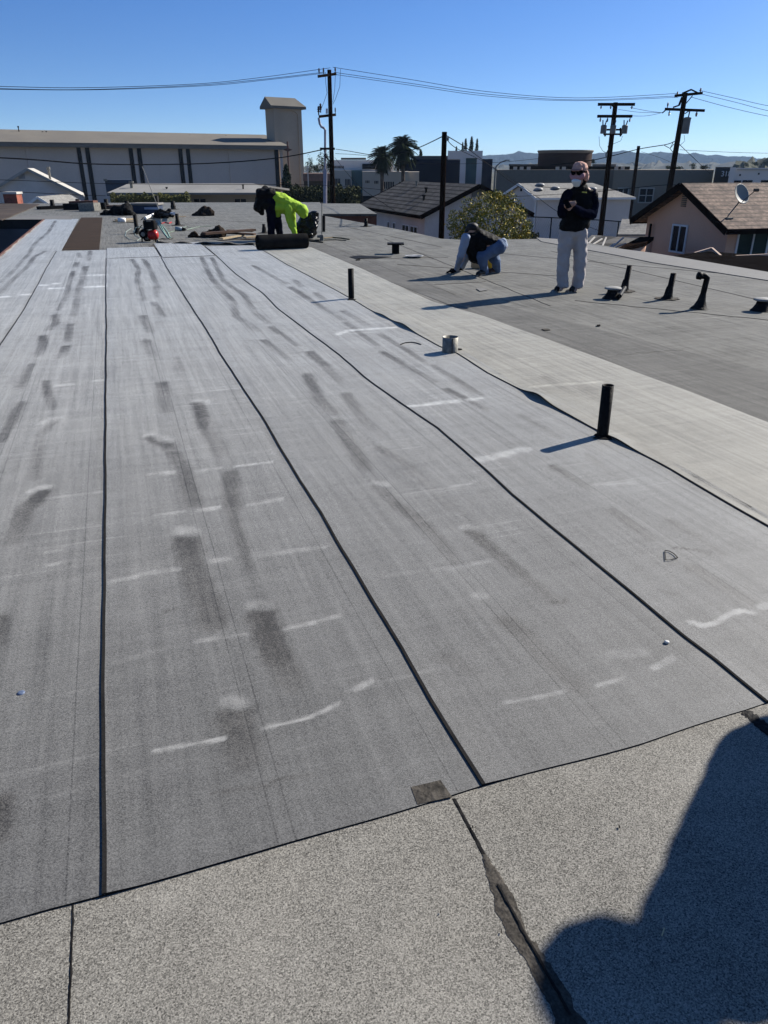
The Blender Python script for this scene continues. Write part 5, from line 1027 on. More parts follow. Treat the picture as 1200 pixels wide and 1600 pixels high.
capvent(956, 466, 'low round vent with a pale metal cap beside the leftmost old black pipe'); capvent(1189, 485, 'low round vent with a pale metal cap at the far right edge')
b = G(982, 452, .004); mb = MB(); mb.tube([G(968, 463, .05), G(976, 450, .06)], .03, 10); one(mb, 'pipe_offcut', M_black, 'short black pipe offcut lying between the capped vent and the leaning pipe', 'pipe offcut')
# T shaped vent
b = G(618, 396, .004); Yc = GY(618, 396); root = thing('tee_vent', b, 'black flat topped T shaped vent left of the crouching man', 'roof vent'); h = ZV(382, Yc)
mb = MB(); mb.box(b+UP*h*.5, (.075, .075, h*.5), (R2, F2, UP)); mb.build('stack', M_black, root); mb = MB(); mb.box(b+UP*(h+.015), (.17, .14, .015), (R2, F2, UP)); mb.build('cap', M_black, root)
b = G(647, 402, .004); mb = MB(); mb.lathe(b, [(0, .006), (.10, .006), (.17, .028), (.185, .035), (.17, .02), (.10, -.0), (0, 0)], 24)
one(mb, 'pot_lid', mat('worn_zinc', (0.5, .5, .48), .4, (.08, .08, .08), 6, metal=.3), 'round dished metal lid lying on the roof behind the crouching man', 'lid', smooth=True)
def strip(px, wd, m, name, label, cat, h=.012, group=None):
    P = [G(u, v, h) for u, v in px]; mb = MB(); mb.tube(P, wd, 5); return one(mb, name, m, label, cat, group)
b = G(560, 402, .006); mb = MB(); mb.prism([tuple(G(u, v)[:2]) for u, v in ((546, 402), (560, 400), (612, 402), (590, 404), (556, 405))], .004, .012); one(mb, 'black_scrap', M_tar, 'flat black scrap lying left of the T shaped vent', 'scrap')
# roof edge cone vents
for u, vb, vt, lab in ((572, 354, 341, 'small cone footed vent at the far roof edge beside the rust brown fascia'), (413, 364, 350, 'small dark cone vent just left of the bending man'), (83, 326, 312, 'first dark vent stub from the left on the far left wing'), (123, 325, 311, 'second dark vent stub from the left on the far left wing'), (167, 324, 311, 'third dark vent stub, left of the blue box'), (199, 323, 314, 'short dark vent stub just left of the blue box'), (246, 322, 306, 'thin dark vent stub behind the blue box'), (271, 327, 314, 'thick dark vent stub right of the blue box')):
    pipe_flash(u, vb, vt, .045 if u > 300 else .09, lab, boot=1.4 if u > 300 else 1.1, group='small far vent stubs', n=10)
pipe_flash(214.5, 365, 336, .055, 'black vent pipe immediately left of the air compressor', boot=1.2, n=12); pipe_flash(278, 352, 334, .055, 'black vent pipe behind the grey grinder', boot=1.4, n=12)

# ---- litter and work gear
M_red = mat('red_tank_paint', (0.42, .03, .025), .3, (.32, .02, .02), 2)
M_rubber = mat('black_rubber', (0.007, .007, .007), .7, spec=.05)
M_hose = mat('grey_green_hose', (0.30, .36, .32), .5); M_cable = mat('dark_hose', (.03, .035, .03), .6)
M_wood = mat('pale_plank', (0.38, .30, .19), .8, (.25, .19, .12), 3, stretch=(1, 8, 8)); M_woodd = mat('tarred_plank', (0.11, .07, .05), .8, (.05, .035, .03), 4)
M_bag = mat('black_plastic_bag', (0.002, .002, .002), .24, (.003, .003, .003), 4, bump=1.0, bscale=9, dist=.08, spec=.22)
M_blue = mat('slate_blue_box', (0.05, .065, .10), .5, (.03, .04, .065), 3); M_lid = mat('pale_box_lid', (.20, .19, .17), .7, (.15, .14, .13), 3)
# compressor
b = G(240, 378, .004); Yc = GY(240, 378); px = Yc/1200*1.0
def cp(u, v, d=0.0): return W(u, v, Yc+d)
cpz = thing('air_compressor', b, 'portable air compressor with red tank, black motor and wheels, wrapped in hoses', 'air compressor')
mb = MB(); a_, b_ = cp(232, 367.5), cp(246, 366.5); ax = (b_-a_).normalized(); L_ = (b_-a_).length
mb.lathe(a_-ax*.02, [(0, 0), (.06, .005), (.10, .04), (.115, .09), (.115, L_-.03), (.10, L_+.01), (.05, L_+.04), (0, L_+.045)], 20, ax); mb.build('tank', M_red, cpz, True)
mb = MB(); mb.box(cp(234, 351, -.02), (.13, .11, .10), (R2, F2, UP)); mb.box(cp(241, 353, .05), (.05, .12, .08), (R2, F2, UP)); mb.box(cp(226, 362, .0), (.06, .10, .06), (R2, F2, UP)); mb.build('motor', M_rubber, cpz, bevel=.02)
mb = MB(); mb.box(cp(232, 345.5, -.13), (.05, .004, .012), (R2, F2, UP)); mb.build('motor_badge', M_galv, cpz)
for u, v, d in ((224, 366, -.08), (230, 371, .2)):
    w_ = MB(); w_.lathe(cp(u, v, d)-F2*.03, [(0, 0), (.07, 0), (.10, .01), (.105, .03), (.10, .05), (.07, .06), (0, .06)], 18, F2); wh_ = w_.build('wheel', M_rubber, cpz, True)
    w_ = MB(); w_.lathe(cp(u, v, d)-F2*.036, [(0, 0), (.045, 0), (.05, .004)], 12, F2); w_.build('hub', M_galv, wh_)
mb = MB(); mb.tube([cp(222, 352), cp(219, 355), cp(217, 359)], .012, 6); mb.tube([cp(228, 345), cp(224, 340), cp(220, 344)], .01, 6); mb.build('handle', M_rubber, cpz)
for u in (222, 243): mb = MB(); mb.tube([cp(u, 372), cp(u, 379)], .018, 6); mb.build('foot', M_rubber, cpz)
strip([(205, 357), (197, 362), (196, 369), (203, 374), (214, 376), (220, 372), (212, 368), (209, 360), (214, 356), (222, 354)], .006, M_hose, 'air_hose', 'thin pale hose coiled at the left of the air compressor', 'hose')
mb = MB(); mb.tube([cp(236, 343), cp(233, 352), cp(232, 360), cp(236, 366), cp(243, 371), cp(247, 375)], .009, 6); mb.tube([cp(210, 362, -.1), cp(212, 356, -.1), cp(218, 354), cp(226, 358), cp(230, 366), cp(224, 372)], .011, 6); one(mb, 'looped_hose', M_hose, 'pale hose looped over the motor of the air compressor', 'hose')
strip([(247, 346), (252, 352), (257, 362), (262, 371), (264, 372), (258, 366), (252, 357), (248, 350), (254, 352), (262, 362), (266, 371), (268, 371)], .008, mat('green_white_hose', (.35, .55, .45), .5), 'green_hose', 'pale green hose running in loops right of the air compressor', 'hose')
strip([(240, 376), (252, 373), (266, 374), (270, 372)], .012, M_cable, 'black_hose', 'black hose lying at the right foot of the compressor', 'hose')
strip([(262, 364), (272, 361), (282, 357), (292, 354), (300, 356), (292, 359), (312, 354), (330, 353)], .009, mat('muted_green_hose', (.16, .22, .17), .6), 'green_cable', 'dull green cable winding behind the grey grinder', 'cable')
# blue box
Yb = GY(232, 333); bb = G(232, 333, .004)
bx = thing('tool_chest', bb, 'long slate blue tool chest with a pale lid behind the air compressor', 'tool chest')
mb = MB(); w0 = (W(253, 333, Yb)-W(214, 333, Yb)).length/2; hh = ZV(320.5, Yb); mb.box(bb+UP*hh*.5, (w0, .35, hh*.5), (R2, F2, UP)); mb.build('body', M_blue, bx, bevel=.015)
mb = MB(); mb.box(bb+UP*(hh+.045), (w0+.04, .40, .04), (R2, F2, UP)); mb.build('lid', M_lid, bx, bevel=.012)
mb = MB(); mb.box(bb+UP*hh*.65-F2*.362+R2*.25, (.28, .01, .04), (R2, F2, UP)); mb.build('front_label', mat('pale_blue_label', (.35, .4, .5), .6), bx)
def lump(name, px, Yc, rad, m, label, cat, seed=0, vox=.02, amp=.03, group=None, fr=9, parent=None):
    """crumpled heap from overlapping balls"""
    caps = [((W(u, v, Yc+d)), r) for (u, v, d, r) in px]
    return blob(name, [(a, a+Vector((.001, 0, 0)), r, r) for a, r in caps], m, vox, amp, fr, label, cat, group, parent)
def blob(name, caps, m, vox=.012, amp=0.0, freq=14, label=None, cat=None, group=None, parent=None, smooth=3, floor=None):
    """one continuous surface from tapered capsules"""
    bm = bmesh.new()
    for a, b, ra, rb in caps:
        vs = []
        for c_, r in ((Vector(a), ra), (Vector(b), rb)):
            for i in range(9):
                ph = -math.pi/2+math.pi*i/8
                for k in range(12):
                    if i in (0, 8) and k: continue
                    th = 2*math.pi*k/12
                    if isinstance(r, (int, float)): R3 = (r, r, r)
                    else: R3 = r
                    vs.append(bm.verts.new(c_+R2*R3[0]*math.cos(ph)*math.cos(th)+F2*R3[1]*math.cos(ph)*math.sin(th)+UP*R3[2]*math.sin(ph)))
        res = bmesh.ops.convex_hull(bm, input=vs)
        junk = list({g for g in res['geom_interior']+res['geom_unused'] if isinstance(g, bmesh.types.BMVert)})
        bmesh.ops.delete(bm, geom=junk, context='VERTS')
    me = bpy.data.meshes.new(name); bm.to_mesh(me); bm.free()
    t = bpy.data.objects.new('tmp', me); C.objects.link(t)
    md = t.modifiers.new('r', 'REMESH'); md.mode = 'VOXEL'; md.voxel_size = vox; md.use_smooth_shade = True
    if smooth: sm = t.modifiers.new('s', 'SMOOTH'); sm.factor = .6; sm.iterations = smooth
    dg = bpy.context.evaluated_depsgraph_get(); dg.update()
    out = bpy.data.meshes.new_from_object(t.evaluated_get(dg)); bpy.data.objects.remove(t); out.name = name
    if amp:
        nr = [v.normal.copy() for v in out.vertices]
        for v, n_ in zip(out.vertices, nr):
            q = v.co*freq; k = mnoise.noise(q)+.5*mnoise.noise(q*2.3); v.co += n_*k*amp
    if floor is not None:
        for v in out.vertices:
            if v.co.z < floor: v.co.z = floor+(v.co.z-floor)*.05
    pl = Vector((0, 0, 0)); q = parent
    while q is not None: pl = pl+Vector(q.location); q = q.parent
    xs = [v.co for v in out.vertices]
    if parent is None and xs: L = Vector(((min(p.x for p in xs)+max(p.x for p in xs))/2, (min(p.y for p in xs)+max(p.y for p in xs))/2, min(p.z for p in xs)))
    else: L = Vector((0, 0, 0))
    out.transform(Matrix.Translation(-(pl+L))); out.materials.clear()
    for k in (m if isinstance(m, (list, tuple)) else [m]): out.materials.append(k)
    out.polygons.foreach_set('use_smooth', [True]*len(out.polygons)); out.update()
    o = bpy.data.objects.new(name, out); C.objects.link(o); o.location = L
    if parent is not None: o.parent = parent
    return tag(o, label, cat, group)
fl = .006
Yp = GY(190, 336)
lump('crumpled_felt', [(158, 335, 0, .10), (168, 334.5, 0, .14), (180, 333, 0, .22), (188, 332, 0, .26), (196, 331, 0, .30), (200, 333, -.2, .25), (206, 335, -.1, .18)], Yp, 0, M_rubber, 'crumpled black felt heap left of the blue tool chest', 'felt heap', amp=.08, vox=.04, fr=4)
Yp = GY(318, 337)
lump('rag_pile', [(302, 336, 0, .06), (308, 335.5, 0, .10), (314, 334, 0, .16), (321, 333, 0, .22), (327, 334, 0, .2), (331, 336, 0, .12), (318, 336, -.2, .12)], Yp, 0, mat('dark_brown_rags', (.03, .024, .02), .9), 'small dark pile of rags on the open roof left of the bending man', 'rag pile', amp=.08, vox=.035, fr=6)
Yp = GY(330, 371)
lump('tarp_bundle', [(296, 369, 0, .06), (303, 368, 0, .09), (312, 371, 0, .05), (321, 368, 0, .10), (332, 366, 0, .15), (342, 364, 0, .17), (344, 369, -.1, .10), (330, 371, -.1, .07)], Yp, 0, mat('black_brown_tarp', (.022, .018, .015), .8, (.04, .028, .02), 5), 'crumpled black brown tarp bundle at the left end of the plank pile', 'tarp', amp=.05, vox=.025, fr=7)
# planks
def plank(u0, v0, u1, v1, wd, th, z, m, label, group='planks and battens piled behind the big roll'):
    a, b = G(u0, v0, z), G(u1, v1, z); mb = MB(); mb.bar(a, b, wd, th); one(mb, 'plank', m, label, 'plank', group)
plank(318, 365, 397, 359, .16, .05, .16, M_woodd, 'dark tarred plank lying topmost across the pile'); plank(352, 364, 398, 366, .10, .04, .10, M_woodd, 'shorter dark batten under the topmost tarred plank')
plank(345, 373, 380, 367.5, .12, .03, .06, M_wood, 'pale plank in front of the dark ones, pointing at the roll'); plank(382, 371, 421, 368, .14, .03, .05, M_wood, 'pale plank beside the bending man feet')
plank(355, 360, 395, 361, .09, .04, .13, M_woodd, 'thin dark batten behind the topmost tarred plank'); plank(340, 376, 415, 373, .05, .02, .02, M_woodd, 'thin dark lath lying lowest in the pile')
plank(182, 344, 210, 342, .18, .05, .03, M_wood, 'pale short board left of the compressor'); plank(178, 346, 212, 347, .10, .04, .02, M_wood, 'pale narrow board just in front of the short board left of the compressor'); plank(230, 341, 290, 338, .05, .02, .012, M_wood, 'thin pale lath behind the compressor')
mb = MB(); mb.lathe(G(185, 344, .09), [(0, 0), (.07, 0), (.07, .22), (0, .22)], 14, R2); one(mb, 'caulk_tube', M_white, 'white tube lying on the pale boards left of the compressor', 'tube', smooth=True)
for i, (a, b, m, lab) in enumerate([((227, 341), (243, 334), M_white, 'white pipe length leaning on the tool heap'), ((245, 337), (262, 328), M_galv, 'shiny metal handle sticking up in the tool heap'), ((240, 338), (270, 333), M_rubber, 'black tool handle across the tool heap'), ((232, 336), (258, 333), M_rubber, 'black hose length under the metal handle'), ((262, 334), (272, 333.5), M_white, 'short white rod at the right end of the tool heap'), ((250, 334), (266, 337), M_rubber, 'short black tool in front of the metal handle')]):
    mb = MB(); mb.tube([G(*a, .05), G(*b, .12+.03*i)], .05 if i != 1 else .035, 8); one(mb, 'hand_tool', m, lab, 'tool', 'tools heaped behind the compressor')
Yp = GY(262, 341); lump('tool_bag', [(246, 336, 0, .14), (252, 334, 0, .16), (258, 335, 0, .15), (264, 332, .2, .12), (268, 336, 0, .10)], Yp, 0, M_rubber, 'black tool bag in the middle of the tool heap', 'tool bag', amp=.05, vox=.03, fr=7)
strip([(252, 349), (258, 347.5), (264, 349), (268, 347)], .02, M_red, 'red_strap', 'short red strap lying right of the compressor', 'strap')
# wand leaning on the heap
mb = MB(); mb.tube([G(252, 337, .05), W(222, 260, GY(252, 337)+1.0)], .013, 6); one(mb, 'extension_pole', M_galv, 'long thin pale pole leaning up from the tool heap against the church windows', 'pole')
# grinder
b = G(281, 361, .004); Yg = GY(281, 361); g_ = thing('grinder', b, 'small pale grey power tool lying right of the compressor', 'power tool')
mb = MB(); mb.tube([W(274, 357, Yg), W(281, 358, Yg), W(285, 358, Yg)], [.055, .06, .045], 10); mb.build('body', mat('pale_blue_grey_plastic', (.30, .35, .37), .5), g_, True); mb = MB(); mb.tube([W(285, 358, Yg), W(290, 358.5, Yg)], [.05, .035], 10); mb.build('head', M_rubber, g_, True)
# distant clutter along the far left wing
for i, (u0, v0, u1, v1, h_, m) in enumerate([(100, 319, 165, 317.5, .25, M_rubber), (112, 316.5, 150, 315.5, .32, M_fascia), (60, 321, 105, 319, .12, M_rubber), (150, 320, 212, 318.5, .14, M_woodd), (128, 319.5, 152, 318.8, .30, M_galv)]):
    mb = MB(); mb.bar(G(u0, v0+4, h_*.5), G(u1, v1+4, h_*.6), .4, h_); one(mb, 'material_stack', m, ['long black stack of felt at the far left wing edge', 'rusty sheet lying over the long black felt stack', 'thin black strip at the left end of the far clutter', 'dark boards at the right end of the far clutter', 'shiny duct pieces in the far clutter'][i], 'stack', 'clutter along the far left wing')
# big roll being laid
Yr = GY(440, 387); r_ = .155; pA, pB = G(402, 379, r_+.005), G(479, 376, r_+.005)
rl = thing('membrane_roll', G(440, 387, .005), 'thick black roll of roofing membrane in front of the bending man', 'roll'); ax = (pB-pA).normalized(); L_ = (pB-pA).length
prof = [(0.035, 0.0), (r_*.97, 0), (r_, .01)]+[(r_*(1+.01*math.sin(i*1.3)), .01+(L_-.02)*i/14) for i in range(1, 14)]+[(r_, L_-.01), (r_*.97, L_), (.035, L_)]
mb = MB(); mb.lathe(pA, prof, 36, ax); mb.build('roll', mat('roll_underside_felt', (0.020, .019, .018), .8, (.012, .012, .012), 6, .2, 80, .3, 60), rl, True)
mb = MB(); 
for side in (pA-ax*.004, pB+ax*.004): 
    th = 0; P = []
    while len(P) < 130: rr = .04+(r_-.045)*th/(2*math.pi*7); X_ = ax.cross(UP).normalized(); P.append(side+X_*math.cos(th)*rr+UP*math.sin(th)*rr); th += .34
    mb = MB(); mb.tube(P, .003, 4); mb.build('coiled_edge', M_edge, rl)
mb = MB(); q = [G(400, 381), G(404, 390), G(330, 392), G(250, 388), G(247, 381)]
ms = MB(); nn = 30
vs = []
for i in range(nn+1):
    t = i/nn; a = G(lerp(400, 246, t), lerp(384.0, 381.2, t)); b_ = G(lerp(400, 246, t), lerp(377, 375.5, t)); 
    for k in range(7): p = a.lerp(b_, k/6); p.z = .014+.022*(1+math.sin(i*.9+k*.4))*(1 if k in (0, 1) else .25); vs.append(p)
ms.add(vs, [(i*7+k, i*7+k+1, i*7+k+8, i*7+k+7) for i in range(nn) for k in range(6)]); 
o = ms.build('loose_membrane_strip', M_old, None, True); md = o.modifiers.new('s', 'SOLIDIFY'); md.thickness = .01; tag(o, 'wavy strip of old grey membrane lying behind the short end sheets', 'membrane strip')
# black rubbish bag
Yb = GY(478, 372)
bag = lump('rubbish_bag', [(470, 361, 0, .20), (483, 358, .05, .22), (476, 350, 0, .21), (468, 354, 0, .15), (491, 343, 0, .13), (485, 342, 0, .16), (490, 337, .05, .12), (476, 343, .05, .14), (470, 352, .05, .12), (489, 352, 0, .15), (480, 366, 0, .2), (492, 335, 0, .09)], Yb, 0, M_bag, 'big shiny black rubbish bag standing right of the bending man', 'rubbish bag', amp=.045, vox=.022, fr=6)
mb = MB(); q = [G(478, 373, .01), G(497, 376, .01), G(505, 379, .01), G(485, 377, .01)]; mb.prism([(p.x, p.y) for p in q], .004, .02); one(mb, 'black_flap', M_rubber, 'flat black flap sticking out below the rubbish bag', 'flap')
# gas torch standing upright
b = G(503, 377, .004); Yt = GY(503, 377); tr = thing('torch_wand', b, 'thin upright steel torch wand with a small head standing right of the rubbish bag', 'torch')
mb = MB(); mb.tube([b+UP*.08, W(503, 316, Yt)], .012, 6); mb.build('wand', M_galv, tr); mb = MB(); mb.box(b+UP*.08, (.045, .04, .07), (R2, F2, UP)); mb.box(b+UP*.11-R2*.07, (.04, .03, .03), (R2, F2, UP)); mb.build('head', M_galv, tr, bevel=.008); mb = MB(); mb.bar(b+UP*.03-R2*.17, b+UP*.03, .04, .02); mb.build('foot_bar', M_rubber, tr)
Yt2 = GY(505.5, 362); b = G(505.5, 362, .004); mb = MB(); mb.tube([b, W(505.5, 337, Yt2)], .05, 10); one(mb, 'vent_pipe', M_black, 'black vent pipe directly behind the torch wand', 'vent pipe')
strip([(506, 372), (520, 371), (534, 372), (546, 374)], .016, mat('tan_batten', (.22, .16, .08), .7), 'batten', 'tan batten lying right of the torch wand', 'batten'); strip([(505, 375), (525, 374.5), (541, 376)], .010, M_cable, 'cable', 'thin dark cable lying in front of the tan batten', 'cable')
# small scraps on the sheets
def disc(u, v, r, z, m, name, label, cat): b = G(u, v, z); mb = MB(); mb.lathe(b, [(0, .004), (r*.5, .005), (r*.9, .003), (r, 0), (r*.9, -.002), (0, -.002)], 20); one(mb, name, m, label, cat, smooth=True)
disc(1042, 1003, .0095, .012, mat('white_plastic', (.5, .5, .48), .6), 'button_cap', 'small white round disc lying left of the third dark seam', 'disc'); disc(33, 1083, .013, .010, mat('clear_blue_plastic', (.10, .13, .2), .4), 'bottle_cap', 'tiny bluish cap lying on the sheet left of the straight seam', 'cap')
strip([(1039, 860), (1046, 861), (1053, 865), (1059, 871), (1050, 874), (1040, 875), (1039, 860)], .0022, M_tar, 'fan_cut', 'small fan shaped dark cut outline in the sheet at right', 'cut mark', .0135)
disc_ = None
strip([(626, 538), (633, 535.5), (643, 534.5), (652, 536), (658, 538)], .005, M_edge, 'curled_sliver', 'thin curved dark sliver left of the metal collar', 'sliver')
for i, (u, v, a, lab) in enumerate([(738, 1293, 5, 'tiny dark twig on the worn roofing right of the seam'), (601, 1069, 3, 'tiny black crumb near the far end of a chalk line'), (968, 1293, 6, 'tiny black twig in the middle right of the worn roofing'), (929, 1292, 3, 'tiny crumb left of the middle right twig'), (370, 1362, 3, 'tiny black crumb on the worn roofing below the sheet edge'), (502, 1419, 3, 'lone dark crumb on the worn roofing at centre'), (688, 1426, 4, 'dark crumb just left of the roof cement strip'), (783, 1457, 4, 'small tar smear left of the roof cement strip')]):
    mb = MB(); p = G(u, v, .009); mb.tube([p, p+Vector((.003, .001*a, .0))], .0010*max(a, 3)/3, 5); one(mb, 'crumb', M_tar, lab, 'debris', 'crumbs on the roofing')
strip([(1034, 1462), (1036, 1456), (1038, 1450)], .0016, mat('straw', (.5, .42, .25), .7), 'straw', 'short pale straw lying in the big shadow', 'straw', .008)
def flatscrap(px, label, z=.006, m=None): mb = MB(); mb.prism([tuple(G(u, v)[:2]) for u, v in px], z, z+.006); one(mb, 'scrap', m or M_edge, label, 'scrap', 'flat scraps on the dark roof')
flatscrap([(846, 515.5), (856, 515), (860, 517), (851, 518)], 'small grey scrap on the dark roof right of the seam', m=M_tarold)
flatscrap([(744, 452), (756, 451), (762, 454), (750, 456)], 'pale scrap on the dark roof in front of the crouching man', m=M_strip)
flatscrap([(932, 509), (938, 508.5), (938, 510.5), (932, 511)], 'black crumb on the dark roof below the standing man')
flatscrap([(556, 406), (563, 405.6), (562, 407.4), (556, 407.6)], 'tiny black crumb left of the T shaped vent')
flatscrap([(232, 386), (246, 381), (256, 384), (250, 388), (238, 389)], 'dark damp looking tar smear in front of the compressor', m=M_tarold)
# ================================================================ people
M_skin = mat('skin', (0.42, .26, .19), .6, (.38, .22, .16), 8)
M_navyc = mat('navy_fleece', (0.006, .007, .016), .9, (.004, .005, .009), 6, spec=0.0, bump=.4, bscale=40, dist=.01)
M_vest = mat('black_quilted_vest', (0.006, .006, .007), .7, (.004, .004, .004), 6, spec=.08, bump=.6, bscale=14, dist=.03)
M_sweat = mat('grey_sweatpants', (0.40, .365, .35), .9, (.33, .30, .29), 5, bump=.3, bscale=20, dist=.02)
M_shoe = mat('black_shoe', (0.008, .008, .008), .6, spec=.3); M_sole = mat('pale_sole', (.20, .19, .17), .6)
M_pink = mat('pale_pink_cap', (0.54, .32, .25), .9, (.36, .20, .16), 14, bump=.6, bscale=30, dist=.02); M_brim = mat('cap_brim', (.30, .16, .13), .9); M_pink2 = mat('dusty_pink_cloth', (.36, .20, .22), .85)
M_mask = mat('white_mask', (.62, .68, .68), .8); M_hair = mat('dark_hair', (.018, .013, .011), .5); M_lens = mat('dark_lens', (.006, .006, .006), .15)
M_denim = mat('blue_denim', (0.10, .15, .24), .85, (.06, .09, .16), 6, bump=.3, bscale=30, dist=.02); M_sleeve = mat('pale_blue_sleeve', (.26, .31, .40), .85, (.21, .25, .33), 5)
M_hiv = mat('hi_vis_green', (0.34, .52, .035), .85, (.25, .40, .03), 4, bump=.5, bscale=9, dist=.04)
M_glove = mat('black_glove', (.012, .012, .012), .7)
def J(Y0): return lambda u, v, d=0.0: W(u, v, Y0+d)
def chain(pts, rad): return [(pts[i], pts[i+1], rad[i], rad[i+1]) for i in range(len(pts)-1)]
def hand(palm, dirv, side, L=.18, curl=.35, sgn=1):
    """palm, four separate fingers of unequal length with two bends, thumb from the side"""
    dirv = Vector(dirv).normalized(); side = Vector(side).normalized(); nrm = dirv.cross(side)*sgn; caps = []
    base = palm+dirv*L*.42; caps.append((palm, base, .030, .034)); caps += [(palm+side*.018*k, base+side*.024*k, .020, .017) for k in (-1, 1)]
    for k, ln in zip((-1.5, -.5, .5, 1.5), (.072, .084, .080, .062)):
        p = base+side*.019*k; d = (dirv+nrm*curl*.5).normalized(); q = p+d*ln*.5; d2 = (dirv+nrm*curl*1.6).normalized(); caps += [(p, q, .0095, .0088), (q, q+d2*ln*.55, .0088, .0072)]
    t0 = palm+side*-.03+dirv*.012; t1 = t0+(dirv*.6-side*.8+nrm*.2).normalized()*.04; caps += [(t0, t1, .012, .0105), (t1, t1+(dirv*.95-side*.15+nrm*.4).normalized()*.034, .0105, .009)]
    return caps
def shoe(root, heel, toe, m=None, h=.09):
    d = (toe-heel); toe = toe+d.normalized()*.04; d = toe-heel; o = blob('shoe', [(heel+UP*.055, heel+d*.35+UP*.06, .052, .052), (heel+d*.35+UP*.05, toe+UP*.035, .052, .042)], m or M_shoe, .010, parent=root, smooth=2, floor=heel.z+.006); 
    s2 = MB(); X = d.normalized(); Yv = X.cross(UP).normalized(); P = []
    for k in range(16):
        a = k/16*2*math.pi; P.append((heel+d*.5+X*math.cos(a)*(d.length/2+.045)+Yv*math.sin(a)*.046))
    s2.prism([(p.x, p.y) for p in P], heel.z+.001, heel.z+.022); s2.build('sole', M_sole, o); return o
def person(label, body_caps, vox=.012):
    return blob('person', body_caps, M_skin, vox, 0, label=label, cat='person', smooth=2)

# ---- standing man
Y0 = GY(888, 456); P = J(Y0); f0 = .005
hd = P(905, 270, -.02)
neck = P(908, 291, .02); chest = P(908, 315, .02); pelv = P(896, 360, .0)
aL = P(881, 446, -.05); aR = P(902, 446, .0)
toC = (Vector((0, 0, H))-hd); toC.z = 0; fwd = (toC.normalized()+(-R2)*.42).normalized(); rt = fwd.cross(UP).normalized()
LH, RH = P(884, 320, -.30), P(893, 322, -.30)
face = [(hd, hd+Vector((0, 0, .001)), (.075, .092, .105), (.075, .092, .105)), (hd+fwd*.03-UP*.07, hd+fwd*.04-UP*.085, .05, .035), (hd+fwd*.085-UP*.005, hd+fwd*.105-UP*.03, .012, .016), (hd-rt*.078-UP*.01, hd-rt*.082-UP*.03, .012, .012), (hd+rt*.078-UP*.01, hd+rt*.082-UP*.03, .012, .012)]
body = face+[(neck, hd-UP*.05, .055, .055), (neck-UP*.03, P(896, 302), .07, .06), (neck-UP*.03, P(921, 303, .02), .07, .06), (chest, neck-UP*.05, (.15, .10, .12), (.10, .08, .06)), (pelv, chest, (.14, .10, .1), (.15, .10, .12))]
body += chain([P(887, 304, -.02), P(879, 332, -.08), LH], [.05, .04, .028])+chain([P(925, 305, .03), P(927, 332, -.02), P(912, 334, -.16), RH], [.05, .042, .036, .026])
body += chain([P(886, 364), P(881, 408, -.02), aL], [.085, .06, .042])+chain([P(904, 364), P(905, 408, .0), aR], [.085, .06, .042])
body += [(aL, P(876, 453, -.12), .03, .022), (aR, P(898, 455, -.09), .03, .022)]
body += hand(LH, (R2*.75+UP*.1-F2*.35), UP*.9+F2*.3, curl=.7)+hand(RH, (-R2*.75+UP*.05-F2*.3), UP*.9+F2*.3, curl=.7, sgn=-1)
p1 = person('standing man in black jacket, grey sweatpants, pale pink cap, sunglasses and white chin mask', body, .0105)
blob('trousers', chain([P(886, 358), P(881.5, 395, -.02), P(878.5, 425, -.03), P(880, 447, -.04)], [(.11, .115, .1), (.094, .10, .1), (.082, .09, .1), (.082, .095, .03)])+chain([P(905, 358), P(907, 395, .0), P(905, 425, .0), P(902.5, 448, .0)], [(.115, .12, .1), (.098, .10, .1), (.086, .09, .1), (.084, .095, .03)])+[(P(886, 362), P(904, 362), .12, .12)], M_sweat, .015, .016, 11, parent=p1, smooth=4)
blob('jacket', [(P(895, 359), P(899, 345, .0), (.195, .15, .03), (.19, .15, .06)), (P(904, 296, .0), P(908, 289, .03), (.10, .10, .05), (.085, .085, .03)), (P(896, 352), P(907, 318, .02), (.185, .14, .07), (.175, .14, .10)), (P(907, 318, .02), P(908, 303, .03), (.175, .13, .10), (.14, .11, .06)), (P(908, 303, .03), P(908, 293, .04), (.12, .10, .05), (.075, .075, .03)), (P(908, 300, .02), P(891, 305, .0), .08, .075), (P(908, 300, .02), P(926, 305, .03), .08, .075), (P(915, 330, .06), P(911, 350, .03), .10, .10), (P(884, 353, -.03), P(893, 332, -.02), .09, .11)], M_vest, .014, .010, 9, parent=p1, smooth=3)
blob('sleeve', chain([P(887, 305, -.02), P(880, 320, -.06), P(878, 331, -.10), P(879, 334, -.16), P(879, 330, -.22), LH+(P(879, 330, -.22)-LH).normalized()*.03], [.078, .066, .064, .062, .054, .044]), M_navyc, .012, .007, 16, parent=p1)
blob('sleeve', chain([P(925, 305, .03), P(928, 322, .02), P(926, 335, -.03), P(912, 334, -.16), RH+(P(912, 334, -.16)-RH).normalized()*.03], [.08, .07, .068, .06, .046]), M_navyc, .012, .007, 16, parent=p1)
shoe(p1, G(880, 450, f0), G(871, 455, f0)); shoe(p1, G(901, 451, f0), G(894, 456, f0))
cap = blob('cap', [(hd+UP*.055-fwd*.01, hd+UP*.06, (.102, .112, .082), (.098, .108, .08)), (hd+UP*.02-fwd*.05, hd-UP*.05-fwd*.055+R2*.02, (.095, .08, .06), (.10, .075, .055)), (hd+UP*.0+R2*.07-fwd*.02, hd-UP*.07+R2*.085-fwd*.02, .05, .042), (hd+fwd*.095+UP*.048-rt*.06, hd+fwd*.095+UP*.048+rt*.06, .014, .014)], M_pink, .009, .010, 22, parent=p1, smooth=2)
